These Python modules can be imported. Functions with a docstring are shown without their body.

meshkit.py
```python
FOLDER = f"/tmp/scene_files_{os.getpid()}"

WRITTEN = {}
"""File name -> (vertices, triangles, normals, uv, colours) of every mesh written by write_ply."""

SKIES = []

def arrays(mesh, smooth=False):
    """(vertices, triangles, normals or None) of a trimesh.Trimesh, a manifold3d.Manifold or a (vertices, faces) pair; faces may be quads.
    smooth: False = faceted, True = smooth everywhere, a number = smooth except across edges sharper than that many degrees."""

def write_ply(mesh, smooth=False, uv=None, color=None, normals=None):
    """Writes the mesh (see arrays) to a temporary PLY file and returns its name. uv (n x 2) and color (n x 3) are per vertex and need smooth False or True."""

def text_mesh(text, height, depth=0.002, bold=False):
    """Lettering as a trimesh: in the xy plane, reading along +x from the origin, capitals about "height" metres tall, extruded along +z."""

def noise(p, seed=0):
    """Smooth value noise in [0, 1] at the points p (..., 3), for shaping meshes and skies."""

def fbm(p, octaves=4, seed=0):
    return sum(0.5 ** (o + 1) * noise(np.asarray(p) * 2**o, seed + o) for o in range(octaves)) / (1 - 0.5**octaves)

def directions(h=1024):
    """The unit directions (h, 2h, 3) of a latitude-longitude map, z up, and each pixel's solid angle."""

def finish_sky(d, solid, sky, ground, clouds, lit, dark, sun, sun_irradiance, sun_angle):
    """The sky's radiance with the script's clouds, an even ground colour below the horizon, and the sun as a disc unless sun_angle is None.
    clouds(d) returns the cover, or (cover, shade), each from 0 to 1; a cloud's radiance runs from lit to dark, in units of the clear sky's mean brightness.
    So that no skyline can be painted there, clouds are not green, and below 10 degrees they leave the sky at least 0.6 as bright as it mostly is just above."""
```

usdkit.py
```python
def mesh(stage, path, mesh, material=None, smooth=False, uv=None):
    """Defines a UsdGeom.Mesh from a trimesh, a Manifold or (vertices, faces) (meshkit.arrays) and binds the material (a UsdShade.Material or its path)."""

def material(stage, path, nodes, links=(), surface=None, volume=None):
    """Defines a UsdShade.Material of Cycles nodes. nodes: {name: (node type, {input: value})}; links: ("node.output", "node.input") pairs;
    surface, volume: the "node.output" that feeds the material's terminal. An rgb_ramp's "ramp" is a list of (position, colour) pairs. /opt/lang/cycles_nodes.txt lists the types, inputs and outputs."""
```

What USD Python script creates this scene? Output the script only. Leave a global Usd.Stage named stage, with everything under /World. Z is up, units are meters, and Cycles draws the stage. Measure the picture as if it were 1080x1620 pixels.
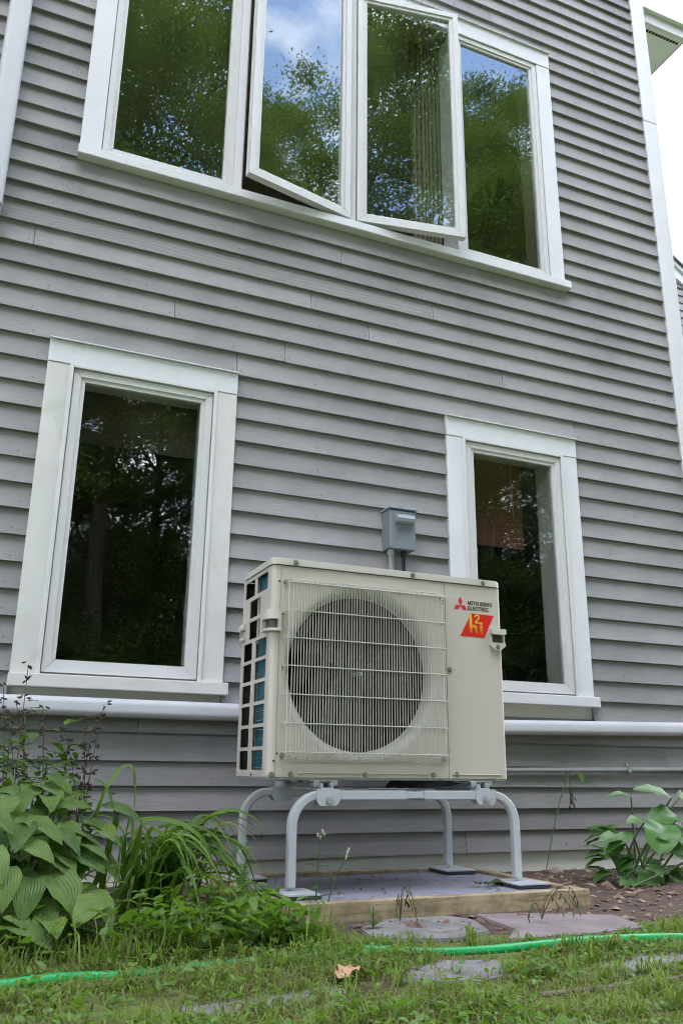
import math, random
import numpy as np, trimesh, shapely
from shapely.geometry import Polygon, Point, box as sbox
import usdkit, meshkit
from pxr import Usd, UsdGeom, UsdLux, UsdShade, Sdf, Gf, Vt

stage = Usd.Stage.CreateInMemory()
UsdGeom.SetStageUpAxis(stage, 'Z'); UsdGeom.SetStageMetersPerUnit(stage, 1.0)
world = UsdGeom.Xform.Define(stage, '/World'); stage.SetDefaultPrim(world.GetPrim())
UsdGeom.Scope.Define(stage, '/World/Looks')

# ------------------------------------------------------------------ camera, sky, sun
CAM = np.array([0.0, -3.304, 0.42]); YAW, PITCH, ROLL, FPX = 0.40696, 0.29747, 0.010868, 1342.4
_f = np.array([math.sin(YAW)*math.cos(PITCH), math.cos(YAW)*math.cos(PITCH), math.sin(PITCH)])
_r = np.array([math.cos(YAW), -math.sin(YAW), 0.0]); _u = np.cross(_r, _f)
_c, _s = math.cos(ROLL), math.sin(ROLL)
_r, _u = _c*_r + _s*_u, -_s*_r + _c*_u
EXPOSURE = 3.5
SUN_ELEV, SUN_AZ = math.radians(56), math.radians(-35)      # azimuth from +y (behind the house) towards +x
SKY_STRENGTH, SUN_INTENSITY = 0.13, 0.3
camera = UsdGeom.Camera.Define(stage, '/World/camera')
camera.AddTransformOp().Set(Gf.Matrix4d(*_r, 0, *_u, 0, *(-_f), 0, *CAM, 1))
camera.CreateHorizontalApertureAttr(24.0); camera.CreateVerticalApertureAttr(36.0)
camera.CreateFocalLengthAttr(24.0*FPX/1080); camera.CreateClippingRangeAttr(Gf.Vec2f(0.05, 2000))
camera.CreateExposureAttr(EXPOSURE)

sky_mat = usdkit.material(stage, '/World/Looks/sky', {
    'co': ('texture_coordinate', {}),
    'sky': ('sky_texture', {'sky_type': 'single_scattering', 'sun_disc': False, 'sun_elevation': SUN_ELEV, 'sun_rotation': SUN_AZ, 'air_density': 1.0, 'aerosol_density': 1.2, 'ozone_density': 1.3}),
    'map': ('mapping', {'scale': (1.0, 1.0, 1.7), 'location': (3.1, 1.7, 0.4)}),
    'n': ('noise_texture', {'scale': 1.9, 'detail': 8.0, 'roughness': 0.58, 'distortion': 0.3}),
    'r': ('rgb_ramp', {'ramp': [(0.0, (0, 0, 0)), (0.42, (0, 0, 0)), (0.56, (1, 1, 1)), (1.0, (1, 1, 1))]}),
    'm': ('mix', {'color2': (4.6, 4.65, 4.75)}),
    'bg': ('background_shader', {'strength': SKY_STRENGTH})},
    [('co.generated', 'map.vector'), ('map.vector', 'n.vector'), ('n.fac', 'r.fac'), ('r.color', 'm.fac'), ('sky.color', 'm.color1'), ('m.color', 'bg.color')], surface='bg.background')
dome = UsdLux.DomeLight.Define(stage, '/World/sky')
UsdShade.MaterialBindingAPI.Apply(dome.GetPrim()).Bind(sky_mat)
dome.GetPrim().SetCustomDataByKey('kind', 'structure'); dome.GetPrim().SetCustomDataByKey('label', 'bright sky with white cloud and patches of blue')
sun = UsdLux.DistantLight.Define(stage, '/World/sun')
sun.CreateIntensityAttr(SUN_INTENSITY); sun.CreateAngleAttr(11.0); sun.CreateColorAttr(Gf.Vec3f(1.0, 0.95, 0.87)); sun.CreateNormalizeAttr(True)
_d = np.array([math.sin(SUN_AZ)*math.cos(SUN_ELEV), math.cos(SUN_AZ)*math.cos(SUN_ELEV), math.sin(SUN_ELEV)])
_x = np.cross([0, 0, 1.0], _d); _x /= np.linalg.norm(_x); _y = np.cross(_d, _x)
sun.AddTransformOp().Set(Gf.Matrix4d(*_x, 0, *_y, 0, *_d, 0, 0, 0, 30, 1))

# ------------------------------------------------------------------ helpers
rng = np.random.default_rng(7)
used = {}
def numbered(parent, name):
    k = (parent, name); n = used.get(k, 0); used[k] = n + 1
    return name if n == 0 else f'{name}_{n:03d}'
def tag(p, label=None, cat=None, group=None, kind=None):
    for k, v in (('label', label), ('category', cat), ('group', group), ('kind', kind)):
        if v: p.SetCustomDataByKey(k, v)
    return p
def thing(name, label, cat, group=None, loc=(0, 0, 0), rz=0, scale=None, parent='/World'):
    x = UsdGeom.Xform.Define(stage, f'{parent}/{numbered(parent, name)}')
    if any(loc): x.AddTranslateOp().Set(Gf.Vec3d(*map(float, loc)))
    if rz: x.AddRotateZOp().Set(float(rz))
    if scale is not None: x.AddScaleOp().Set(Gf.Vec3f(*([float(scale)]*3 if np.ndim(scale) == 0 else map(float, scale))))
    return tag(x.GetPrim(), label, cat, group)
def path_of(p): return '/World' if p is None else str(p.GetPath())
def node(name, parent):           # a part that only groups sub-parts
    pp = path_of(parent); return UsdGeom.Xform.Define(stage, f'{pp}/{numbered(pp, name)}').GetPrim()
def obj(name, mesh, mat, parent=None, smooth=False, uv=None, label=None):
    pp = path_of(parent)
    m = usdkit.mesh(stage, f'{pp}/{numbered(pp, name)}', mesh, MATS[mat] if isinstance(mat, str) else mat, smooth=smooth, uv=uv)
    m.CreateDoubleSidedAttr(True)
    return tag(m.GetPrim(), label)
def at(px, py, y):                # the point at depth y that the photograph shows at a pixel
    d = ((px-540)*_r - (py-810)*_u)/FPX + _f
    return CAM + d*((y-CAM[1])/d[1])
def ground_at(px, py, z=0.0):
    d = ((px-540)*_r - (py-810)*_u)/FPX + _f
    return CAM + d*((z-CAM[2])/d[2])
def cat(*ms):
    return trimesh.util.concatenate([m for m in ms])
def bx(x0, x1, y0, y1, z0, z1):
    m = trimesh.creation.box([x1-x0, y1-y0, z1-z0]); m.apply_translation([(x0+x1)/2, (y0+y1)/2, (z0+z1)/2]); return m
def cbx(x0, x1, y0, y1, z0, z1, c=0.003):     # box with chamfered edges (hull of inset boxes)
    c = min(c, (x1-x0)*.45, (y1-y0)*.45, (z1-z0)*.45)
    P = []
    for sx in (0, 1):
        for sy in (0, 1):
            for sz in (0, 1):
                X, Y, Z = (x1 if sx else x0), (y1 if sy else y0), (z1 if sz else z0)
                dx, dy, dz = (-c if sx else c), (-c if sy else c), (-c if sz else c)
                P += [(X, Y+dy, Z+dz), (X+dx, Y, Z+dz), (X+dx, Y+dy, Z)]
    return trimesh.convex.convex_hull(np.array(P))
def frame_of(t, ref=None):
    t = t/np.linalg.norm(t)
    ref = np.array([0, 0, 1.0]) if ref is None else ref
    if abs(t @ ref) > .95: ref = np.array([1.0, 0, 0])
    a = np.cross(t, ref); a /= np.linalg.norm(a); return a, np.cross(a, t)
def tube(pts, r, n=8, caps=True, ref=None):
    pts = np.asarray(pts, float); k = len(pts); r = np.broadcast_to(r, k).astype(float)
    T = np.gradient(pts, axis=0); a, b = frame_of(T[0], ref); V = []
    for i in range(k):
        t = T[i]/max(np.linalg.norm(T[i]), 1e-9)
        a = a - t*(a @ t); a /= np.linalg.norm(a); b = np.cross(t, a)
        an = np.arange(n)*2*np.pi/n + (np.pi/4 if n == 4 else 0)
        V.append(pts[i] + r[i]*(np.cos(an)[:, None]*a + np.sin(an)[:, None]*b))
    V = np.vstack(V); F = []
    for i in range(k-1):
        for j in range(n):
            p, q = i*n+j, i*n+(j+1) % n
            F += [(p, q, q+n), (p, q+n, p+n)]
    if caps:
        V = np.vstack([V, pts[0], pts[-1]]); c0 = len(V)-2
        for j in range(n): F += [(c0, (j+1) % n, j), (c0+1, (k-1)*n+j, (k-1)*n+(j+1) % n)]
    return trimesh.Trimesh(V, F, process=False)
def bez(*P, n=10):
    P = [np.asarray(p, float) for p in P]; t = np.linspace(0, 1, n)[:, None]
    if len(P) == 3: return (1-t)**2*P[0] + 2*t*(1-t)*P[1] + t*t*P[2]
    return (1-t)**3*P[0] + 3*t*(1-t)**2*P[1] + 3*t*t*(1-t)*P[2] + t**3*P[3]
def extrude_y(poly, y0, y1):      # shapely polygon in (x, z) made solid between y0 and y1
    m = trimesh.creation.extrude_polygon(poly, y1-y0, engine='earcut')
    v = m.vertices.copy(); m.vertices = np.stack([v[:, 0], y0+v[:, 2], v[:, 1]], 1); m.invert(); return m
def extrude_x(poly, x0, x1):      # polygon in (y, z)
    m = trimesh.creation.extrude_polygon(poly, x1-x0, engine='earcut')
    v = m.vertices.copy(); m.vertices = np.stack([x0+v[:, 2], v[:, 0], v[:, 1]], 1); return m
def extrude_z(poly, z0, z1):
    m = trimesh.creation.extrude_polygon(poly, z1-z0, engine='earcut'); m.apply_translation([0, 0, z0]); return m
def rrect(x0, z0, x1, z1, r): return sbox(x0+r, z0+r, x1-r, z1-r).buffer(r, quad_segs=5)
def cyl_y(x, z, r, y0, y1, n=24):
    m = trimesh.creation.cylinder(radius=r, height=y1-y0, sections=n)
    m.apply_transform(trimesh.transformations.rotation_matrix(np.pi/2, [1, 0, 0])); m.apply_translation([x, (y0+y1)/2, z]); return m
def ribbon(P, W, up=(0, 0, 1), fold=0.15, cols=3, wave=0.0, wfreq=3, twist=0.0, seed=0):
    """A leaf or blade: centre line P, half widths W, V-fold and wavy edges. Returns mesh, uv."""
    P = np.asarray(P, float); n = len(P); T = np.gradient(P, axis=0); T /= np.linalg.norm(T, axis=1)[:, None]+1e-9
    up = np.asarray(up, float); S = np.cross(T, up); bad = np.linalg.norm(S, axis=1) < .15
    if bad.any():
        alt = np.cross(T, np.array([.3, -.9, .2])); S[bad] = alt[bad]
    S /= np.linalg.norm(S, axis=1)[:, None]; N = np.cross(S, T)
    if twist:
        a = np.linspace(0, twist, n)[:, None]; S, N = np.cos(a)*S+np.sin(a)*N, np.cos(a)*N-np.sin(a)*S
    v = np.linspace(-1, 1, cols); V, UV = [], []
    for i in range(n):
        s = i/(n-1)
        for c in v:
            h = fold*abs(c)*W[i] + wave*W[i]*abs(c)*math.sin(wfreq*2*np.pi*s + (2.1 if c > 0 else 0) + seed)
            V.append(P[i] + S[i]*c*W[i] + N[i]*h); UV.append((.5+c*.5, s))
    F = []
    for i in range(n-1):
        for j in range(cols-1):
            a = i*cols+j; F += [(a, a+1, a+cols+1), (a, a+cols+1, a+cols)]
    return trimesh.Trimesh(np.array(V), F, process=False), np.array(UV)

# ------------------------------------------------------------------ materials
MATS = {}
def mat(name, nodes, links, surface='p.BSDF'):
    MATS[name] = usdkit.material(stage, f'/World/Looks/{name}', nodes, links, surface=surface); return MATS[name]
def plain(name, col, rough=.5, metal=0., var=.06, scale=30., bump=0., bscale=200., spec=.5, dirt=None):
    n = {'g': ('geometry', {}), 'n': ('noise_texture', {'scale': scale, 'detail': 4.0}),
         'r': ('rgb_ramp', {'ramp': [(.3, tuple(c*(1-var) for c in col)), (.7, tuple(min(1, c*(1+var)) for c in col))]}),
         'p': ('principled_bsdf', {'roughness': rough, 'metallic': metal, 'specular_ior_level': spec})}
    l = [('g.position', 'n.vector'), ('n.fac', 'r.fac')]
    out = 'r.color'
    if dirt:
        n |= {'dn': ('noise_texture', {'scale': dirt[2], 'detail': 6.0, 'roughness': .65}), 'dr': ('rgb_ramp', {'ramp': [(.0, (0, 0, 0)), (dirt[1], (0, 0, 0)), (min(dirt[1]+.2, 1), (1, 1, 1))]}), 'dm': ('mix', {'color2': dirt[0]})}
        l += [('g.position', 'dn.vector'), ('dn.fac', 'dr.fac'), ('dr.color', 'dm.fac'), (out, 'dm.color1')]; out = 'dm.color'
    l.append((out, 'p.base_color'))
    if bump:
        n |= {'bn': ('noise_texture', {'scale': bscale, 'detail': 3.0}), 'b': ('bump', {'strength': bump, 'distance': .002})}
        l += [('g.position', 'bn.vector'), ('bn.fac', 'b.height'), ('b.normal', 'p.normal')]
    return mat(name, n, l)
def siding(name, col, grain, rough=.62, mildew=.72):
    """Painted wood: long grain along x, a tone for each board, mildew freckles."""
    n = {'g': ('geometry', {}), 'oi': ('object_info', {}),
         'off': ('combine_xyz', {}), 'ml': ('math', {'math_type': 'multiply', 'value2': 37.0}), 'va': ('vector_math', {'math_type': 'add'}),
         'mp': ('mapping', {'scale': (9, 60, 150)}), 'n': ('noise_texture', {'scale': 1.0, 'detail': 5.0, 'roughness': .62, 'distortion': .5}),
         'big': ('noise_texture', {'scale': 2.2, 'detail': 5.0, 'roughness': .6}),
         'br': ('rgb_ramp', {'ramp': [(.28, tuple(c*.80 for c in col)), (.5, col), (.72, tuple(c*1.14 for c in col))]}),
         'tone': ('map_range', {'from_min': 0., 'from_max': 1., 'to_min': .88, 'to_max': 1.08}), 'tc': ('combine_color', {}), 'mu': ('mix', {'mix_type': 'multiply', 'fac': 1.0}),
         'sp': ('noise_texture', {'scale': 130.0, 'detail': 4.0, 'roughness': .7}), 'spm': ('noise_texture', {'scale': 3.1, 'detail': 3.0}),
         'spx': ('math', {'math_type': 'multiply_add', 'value2': .55, 'value3': 0.0}), 'spa': ('math', {'math_type': 'add'}),
         'spr': ('rgb_ramp', {'ramp': [(0, (0, 0, 0)), (mildew, (0, 0, 0)), (min(mildew+.12, 1.), (.75, .75, .75))]}), 'dk': ('mix', {'color2': (.06, .057, .055)}),
         'gr': ('rgb_ramp', {'ramp': [(.38, (.8, .8, .8)), (.55, (1, 1, 1))]}), 'mg': ('mix', {'mix_type': 'multiply', 'fac': .35*grain}),
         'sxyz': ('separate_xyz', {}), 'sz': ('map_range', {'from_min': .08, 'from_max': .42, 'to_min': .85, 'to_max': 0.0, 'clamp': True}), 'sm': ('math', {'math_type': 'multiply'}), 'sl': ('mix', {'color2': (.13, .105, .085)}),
         'b': ('bump', {'strength': .35*grain, 'distance': .0025}), 'p': ('principled_bsdf', {'roughness': rough, 'specular_ior_level': .35})}
    l = [('oi.random', 'ml.value1'), ('ml.value', 'off.x'), ('ml.value', 'off.y'), ('g.position', 'va.vector1'), ('off.vector', 'va.vector2'), ('va.vector', 'mp.vector'), ('mp.vector', 'n.vector'),
         ('g.position', 'big.vector'), ('big.fac', 'br.fac'), ('oi.random', 'tone.value'), ('tone.result', 'tc.r'), ('tone.result', 'tc.g'), ('tone.result', 'tc.b'), ('br.color', 'mu.color1'), ('tc.color', 'mu.color2'),
         ('g.position', 'sp.vector'), ('g.position', 'spm.vector'), ('spm.fac', 'spx.value1'), ('spx.value', 'spa.value1'), ('sp.fac', 'spa.value2'), ('spa.value', 'spr.fac'),
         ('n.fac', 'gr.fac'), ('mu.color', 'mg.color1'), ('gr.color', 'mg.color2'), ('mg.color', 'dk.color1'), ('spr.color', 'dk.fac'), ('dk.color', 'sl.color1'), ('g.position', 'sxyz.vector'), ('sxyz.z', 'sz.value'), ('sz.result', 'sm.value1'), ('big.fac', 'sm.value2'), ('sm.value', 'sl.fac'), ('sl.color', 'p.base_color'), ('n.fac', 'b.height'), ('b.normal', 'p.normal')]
    return mat(name, n, l)
SC = (.300, .281, .286)
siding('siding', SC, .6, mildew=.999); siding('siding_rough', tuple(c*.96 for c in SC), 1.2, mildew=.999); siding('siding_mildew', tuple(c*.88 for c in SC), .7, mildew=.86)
mat('siding_grain', {'g': ('geometry', {}), 'mp': ('mapping', {'scale': (3.2, 1.0, 13.0)}), 'nz': ('noise_texture', {'scale': .9, 'detail': 1.0}),
    'w': ('wave_texture', {'wave_type': 'bands', 'bands_direction': 'z', 'profile': 'saw', 'scale': 1.3, 'distortion': 13.0, 'detail': 1.0, 'detail_scale': .3, 'detail_roughness': .4}),
    'r': ('rgb_ramp', {'ramp': [(0, tuple(c*.80 for c in SC)), (.4, tuple(c*.95 for c in SC)), (1, tuple(c*1.08 for c in SC))]}),
    'b': ('bump', {'strength': .6, 'distance': .004}), 'p': ('principled_bsdf', {'roughness': .65, 'specular_ior_level': .3})},
    [('g.position', 'mp.vector'), ('mp.vector', 'w.vector'), ('w.fac', 'r.fac'), ('r.color', 'p.base_color'), ('w.fac', 'b.height'), ('b.normal', 'p.normal')])
plain('trim', (.69, .665, .70), .45, var=.03, scale=6, bump=.15, bscale=90, dirt=((.55, .55, .5), .62, 9.))
plain('trim_old', (.635, .605, .585), .5, var=.05, scale=5, bump=.3, bscale=60, dirt=((.5, .5, .42), .56, 7.))
plain('sash_vinyl', (.64, .615, .62), .4, var=.02, scale=10)
plain('wood_jamb', (.25, .18, .155), .6, var=.2, scale=20)
plain('joint_dark', (.03, .03, .03), .8)
plain('nail', (.17, .16, .16), .7)
plain('interior', (.68, .64, .57), .8, var=.05, scale=2)
plain('interior_ceiling', (.78, .76, .72), .8, var=.03, scale=2)
plain('interior_floor', (.16, .10, .06), .4, var=.15, scale=8)
plain('furniture', (.12, .09, .07), .5, var=.2, scale=6)
plain('curtain', (.26, .235, .17), .9, var=.08, scale=8)
mat('blind', {'g': ('geometry', {}), 'mp': ('mapping', {'scale': (1, 1, 1)}), 'w': ('wave_texture', {'bands_direction': 'z', 'scale': 35.0, 'distortion': 1.0}),
    'r': ('rgb_ramp', {'ramp': [(0, (.10, .032, .02)), (1, (.25, .105, .06))]}), 'p': ('principled_bsdf', {'roughness': .7})},
    [('g.position', 'w.vector'), ('w.fac', 'r.fac'), ('r.color', 'p.base_color')])
# pane: each face mirrors a tenth at normal incidence and more at grazing angles (double glazing), the rest passes
mat('glass', {'lw': ('layer_weight', {'blend': .5}), 'pw': ('math', {'math_type': 'power', 'value2': 4.5}), 'f': ('math', {'math_type': 'multiply_add', 'value2': .85, 'value3': .105}),
    't': ('transparent_bsdf', {'color': (.90, .92, .905)}), 'gl': ('glossy_bsdf', {'color': (1, 1, 1), 'roughness': 0.009}), 'm': ('mix_closure', {})},
    [('lw.facing', 'pw.value1'), ('pw.value', 'f.value1'), ('f.value', 'm.fac'), ('t.BSDF', 'm.closure1'), ('gl.BSDF', 'm.closure2')], surface='m.closure')
plain('unit_paint', (.505, .448, .388), .38, var=.02, scale=4, bump=.04, bscale=500, dirt=((.40, .38, .31), .66, 5.))
plain('unit_paint_light', (.53, .49, .435), .4, var=.02, scale=6)
plain('unit_inside', (.035, .034, .03), .6)
plain('fan_blade', (.028, .027, .025), .45)
plain('fan_motor', (.075, .072, .062), .5)
plain('black_plastic', (.02, .02, .02), .5)
plain('screw_metal', (.30, .29, .25), .35, metal=.7)
plain('galvanised', (.5, .51, .52), .4, metal=.8, var=.15, scale=40)
plain('wire_coat', (.54, .51, .455), .4)
mat('coil_fin', {'g': ('geometry', {}), 'w': ('wave_texture', {'bands_direction': 'z', 'scale': 55.0}), 'n': ('noise_texture', {'scale': 25.0, 'detail': 3.0}),
    'r': ('rgb_ramp', {'ramp': [(0, (.004, .035, .052)), (.6, (.008, .095, .135)), (1, (.012, .125, .17))]}), 'a': ('math', {'math_type': 'multiply'}), 'p': ('principled_bsdf', {'roughness': .35, 'metallic': .3})},
    [('g.position', 'w.vector'), ('g.position', 'n.vector'), ('w.fac', 'a.value1'), ('n.fac', 'a.value2'), ('n.fac', 'r.fac'), ('r.color', 'p.base_color')])
plain('print_red', (.62, .015, .025), .4, var=.02); plain('print_black', (.02, .02, .022), .45)
plain('sticker_red', (.60, .02, .012), .35, var=.02)
mat('sticker_yellow', {'g': ('geometry', {}), 's': ('separate_xyz', {}), 'm': ('map_range', {'from_min': .915, 'from_max': .975, 'clamp': True}),
    'r': ('rgb_ramp', {'ramp': [(0, (.60, .03, .012)), (.25, (.62, .16, .015)), (.6, (.66, .36, .03)), (1, (.66, .44, .05))]}), 'p': ('principled_bsdf', {'roughness': .35})},
    [('g.position', 's.vector'), ('s.z', 'm.value'), ('m.result', 'r.fac'), ('r.color', 'p.base_color')])
plain('stand_paint', (.43, .43, .45), .42, var=.04, scale=25, dirt=((.35, .34, .3), .68, 30.))
plain('rubber', (.018, .018, .018), .7)
plain('pvc_cover', (.56, .54, .58), .38, var=.03, scale=5)
plain('conduit_grey', (.36, .36, .37), .45); plain('conduit_light', (.34, .345, .33), .5)
plain('box_grey', (.185, .20, .225), .45, var=.03)
plain('box_metal', (.31, .33, .375), .35, metal=.2)
def wood(name, col):
    mat(name, {'g': ('geometry', {}), 'oi': ('object_info', {}), 'mp': ('mapping', {'scale': (4, 30, 55)}), 'n': ('noise_texture', {'scale': 1.0, 'detail': 6.0, 'distortion': .8}),
        'r': ('rgb_ramp', {'ramp': [(.25, tuple(c*.55 for c in col)), (.5, col), (.75, tuple(c*1.25 for c in col))]}),
        'dn': ('noise_texture', {'scale': 14.0, 'detail': 6.0, 'roughness': .7}), 'dr': ('rgb_ramp', {'ramp': [(0, (0, 0, 0)), (.44, (0, 0, 0)), (.70, (.8, .8, .8))]}), 'dm': ('mix', {'color2': (.10, .075, .045)}),
        'b': ('bump', {'strength': .4, 'distance': .003}), 'p': ('principled_bsdf', {'roughness': .75, 'specular_ior_level': .2})},
        [('g.position', 'mp.vector'), ('mp.vector', 'n.vector'), ('n.fac', 'r.fac'), ('g.position', 'dn.vector'), ('dn.fac', 'dr.fac'), ('dr.color', 'dm.fac'), ('r.color', 'dm.color1'), ('dm.color', 'p.base_color'), ('n.fac', 'b.height'), ('b.normal', 'p.normal')])
wood('lumber', (.37, .285, .175)); wood('old_timber', (.16, .125, .09)); wood('sill_beam', (.09, .065, .045))
plain('pad_grey', (.235, .225, .275), .7, var=.10, scale=9, bump=.25, bscale=120, dirt=((.10, .095, .10), .58, 11.))
plain('flagstone', (.185, .168, .170), .8, var=.22, scale=9, bump=.8, bscale=45, dirt=((.085, .07, .055), .50, 12.))
plain('flagstone_pink', (.205, .160, .162), .8, var=.2, scale=8, bump=.8, bscale=50, dirt=((.10, .07, .058), .54, 11.))
plain('concrete', (.125, .105, .08), .9, var=.25, scale=7, bump=.7, bscale=60, dirt=((.045, .036, .026), .46, 5.))
plain('rock', (.33, .28, .23), .85, var=.2, scale=40, bump=.6, bscale=80)
plain('soil', (.075, .045, .033), .95, var=.45, scale=40, bump=1., bscale=70, dirt=((.025, .017, .012), .55, 23.))
plain('mulch', (.15, .085, .06), .9, var=.5, scale=55)
plain('mulch_pale', (.28, .20, .14), .9, var=.3, scale=55)
mat('ground', {'g': ('geometry', {}), 'n': ('noise_texture', {'scale': 3.0, 'detail': 7.0, 'roughness': .65}), 'n2': ('noise_texture', {'scale': 60.0, 'detail': 3.0}), 'b': ('bump', {'strength': .8, 'distance': .01}),
    'r': ('rgb_ramp', {'ramp': [(.3, (.05, .036, .024)), (.42, (.10, .09, .04)), (.58, (.12, .15, .045)), (.75, (.15, .13, .07))]}), 'p': ('principled_bsdf', {'roughness': .95, 'specular_ior_level': .1})},
    [('g.position', 'n.vector'), ('g.position', 'n2.vector'), ('n.fac', 'r.fac'), ('r.color', 'p.base_color'), ('n2.fac', 'b.height'), ('b.normal', 'p.normal')])
plain('hose', (.008, .30, .075), .35, var=.12, scale=25, bump=.2, bscale=300)
def leafmat(name, a, b, trans=.35, rough=.42, veins=0, island=True, spec=.4):
    """Leaf: tone by leaf and by noise, some light passing through."""
    n = {'g': ('geometry', {}), 'oi': ('object_info', {}), 'n': ('noise_texture', {'scale': 18.0, 'detail': 3.0}), 'sx': ('math', {'math_type': 'multiply_add', 'value2': .45}), 'ad': ('math', {'math_type': 'multiply_add', 'value2': .55}),
         'r': ('rgb_ramp', {'ramp': [(.15, a), (.85, b)]}), 'p': ('principled_bsdf', {'roughness': rough, 'specular_ior_level': spec}), 't': ('translucent_bsdf', {}), 'tc': ('mix', {'mix_type': 'multiply', 'fac': 1.0, 'color2': (1.25, 1.35, .55)}), 'm': ('mix_closure', {'fac': trans})}
    l = [('g.position', 'n.vector'), ('n.fac', 'sx.value1'), (('g.random_per_island' if island else 'oi.random'), 'ad.value1'), ('sx.value', 'ad.value3'), ('ad.value', 'r.fac'), ('r.color', 'p.base_color'), ('r.color', 'tc.color1'), ('tc.color', 't.color'), ('p.BSDF', 'm.closure1'), ('t.BSDF', 'm.closure2')]
    n['sx'][1]['value3'] = 0.0
    if veins:
        n |= {'uv': ('texture_coordinate', {}), 's': ('separate_xyz', {}), 'f1': ('math', {'math_type': 'subtract', 'value2': .5}), 'f2': ('math', {'math_type': 'absolute'}), 'f3': ('math', {'math_type': 'multiply', 'value2': float(veins)}), 'f4': ('math', {'math_type': 'sine'}),
              'b': ('bump', {'strength': .55, 'distance': .003})}
        l += [('uv.UV', 's.vector'), ('s.x', 'f1.value1'), ('f1.value', 'f2.value1'), ('f2.value', 'f3.value1'), ('f3.value', 'f4.value1'), ('f4.value', 'b.height'), ('b.normal', 'p.normal')]
    return mat(name, n, l, surface='m.closure')
leafmat('hosta', (.07, .14, .03), (.18, .27, .065), .28, .4, veins=70, island=False)
leafmat('lily', (.085, .175, .028), (.18, .30, .055), .3, .36, veins=25, island=False)
leafmat('weed', (.10, .19, .03), (.23, .34, .075), .4, .5)
leafmat('weed_dark', (.055, .12, .022), (.13, .215, .045), .3, .45)
leafmat('broadleaf', (.06, .155, .036), (.12, .24, .065), .3, .36, veins=0, island=False)
leafmat('blade', (.13, .19, .035), (.33, .38, .11), .4, .6)
leafmat('blade_dry', (.16, .115, .05), (.34, .26, .13), .2, .8)
leafmat('tree_leaf', (.065, .10, .038), (.125, .175, .068), .4, .6, spec=.15)
plain('stem', (.07, .12, .035), .6, var=.2); plain('stem_dry', (.09, .055, .035), .8, var=.3); plain('dead_leaf', (.05, .036, .024), .85, var=.4)
plain('tan_leaf', (.42, .24, .13), .7, var=.2); plain('flower', (.33, .31, .22), .7, var=.2)
plain('bark', (.045, .037, .03), .9, var=.3, scale=8, bump=1., bscale=12)
plain('roof', (.09, .09, .095), .85, var=.2, scale=12)
plain('soffit', (.78, .80, .75), .6, var=.02)

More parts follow.
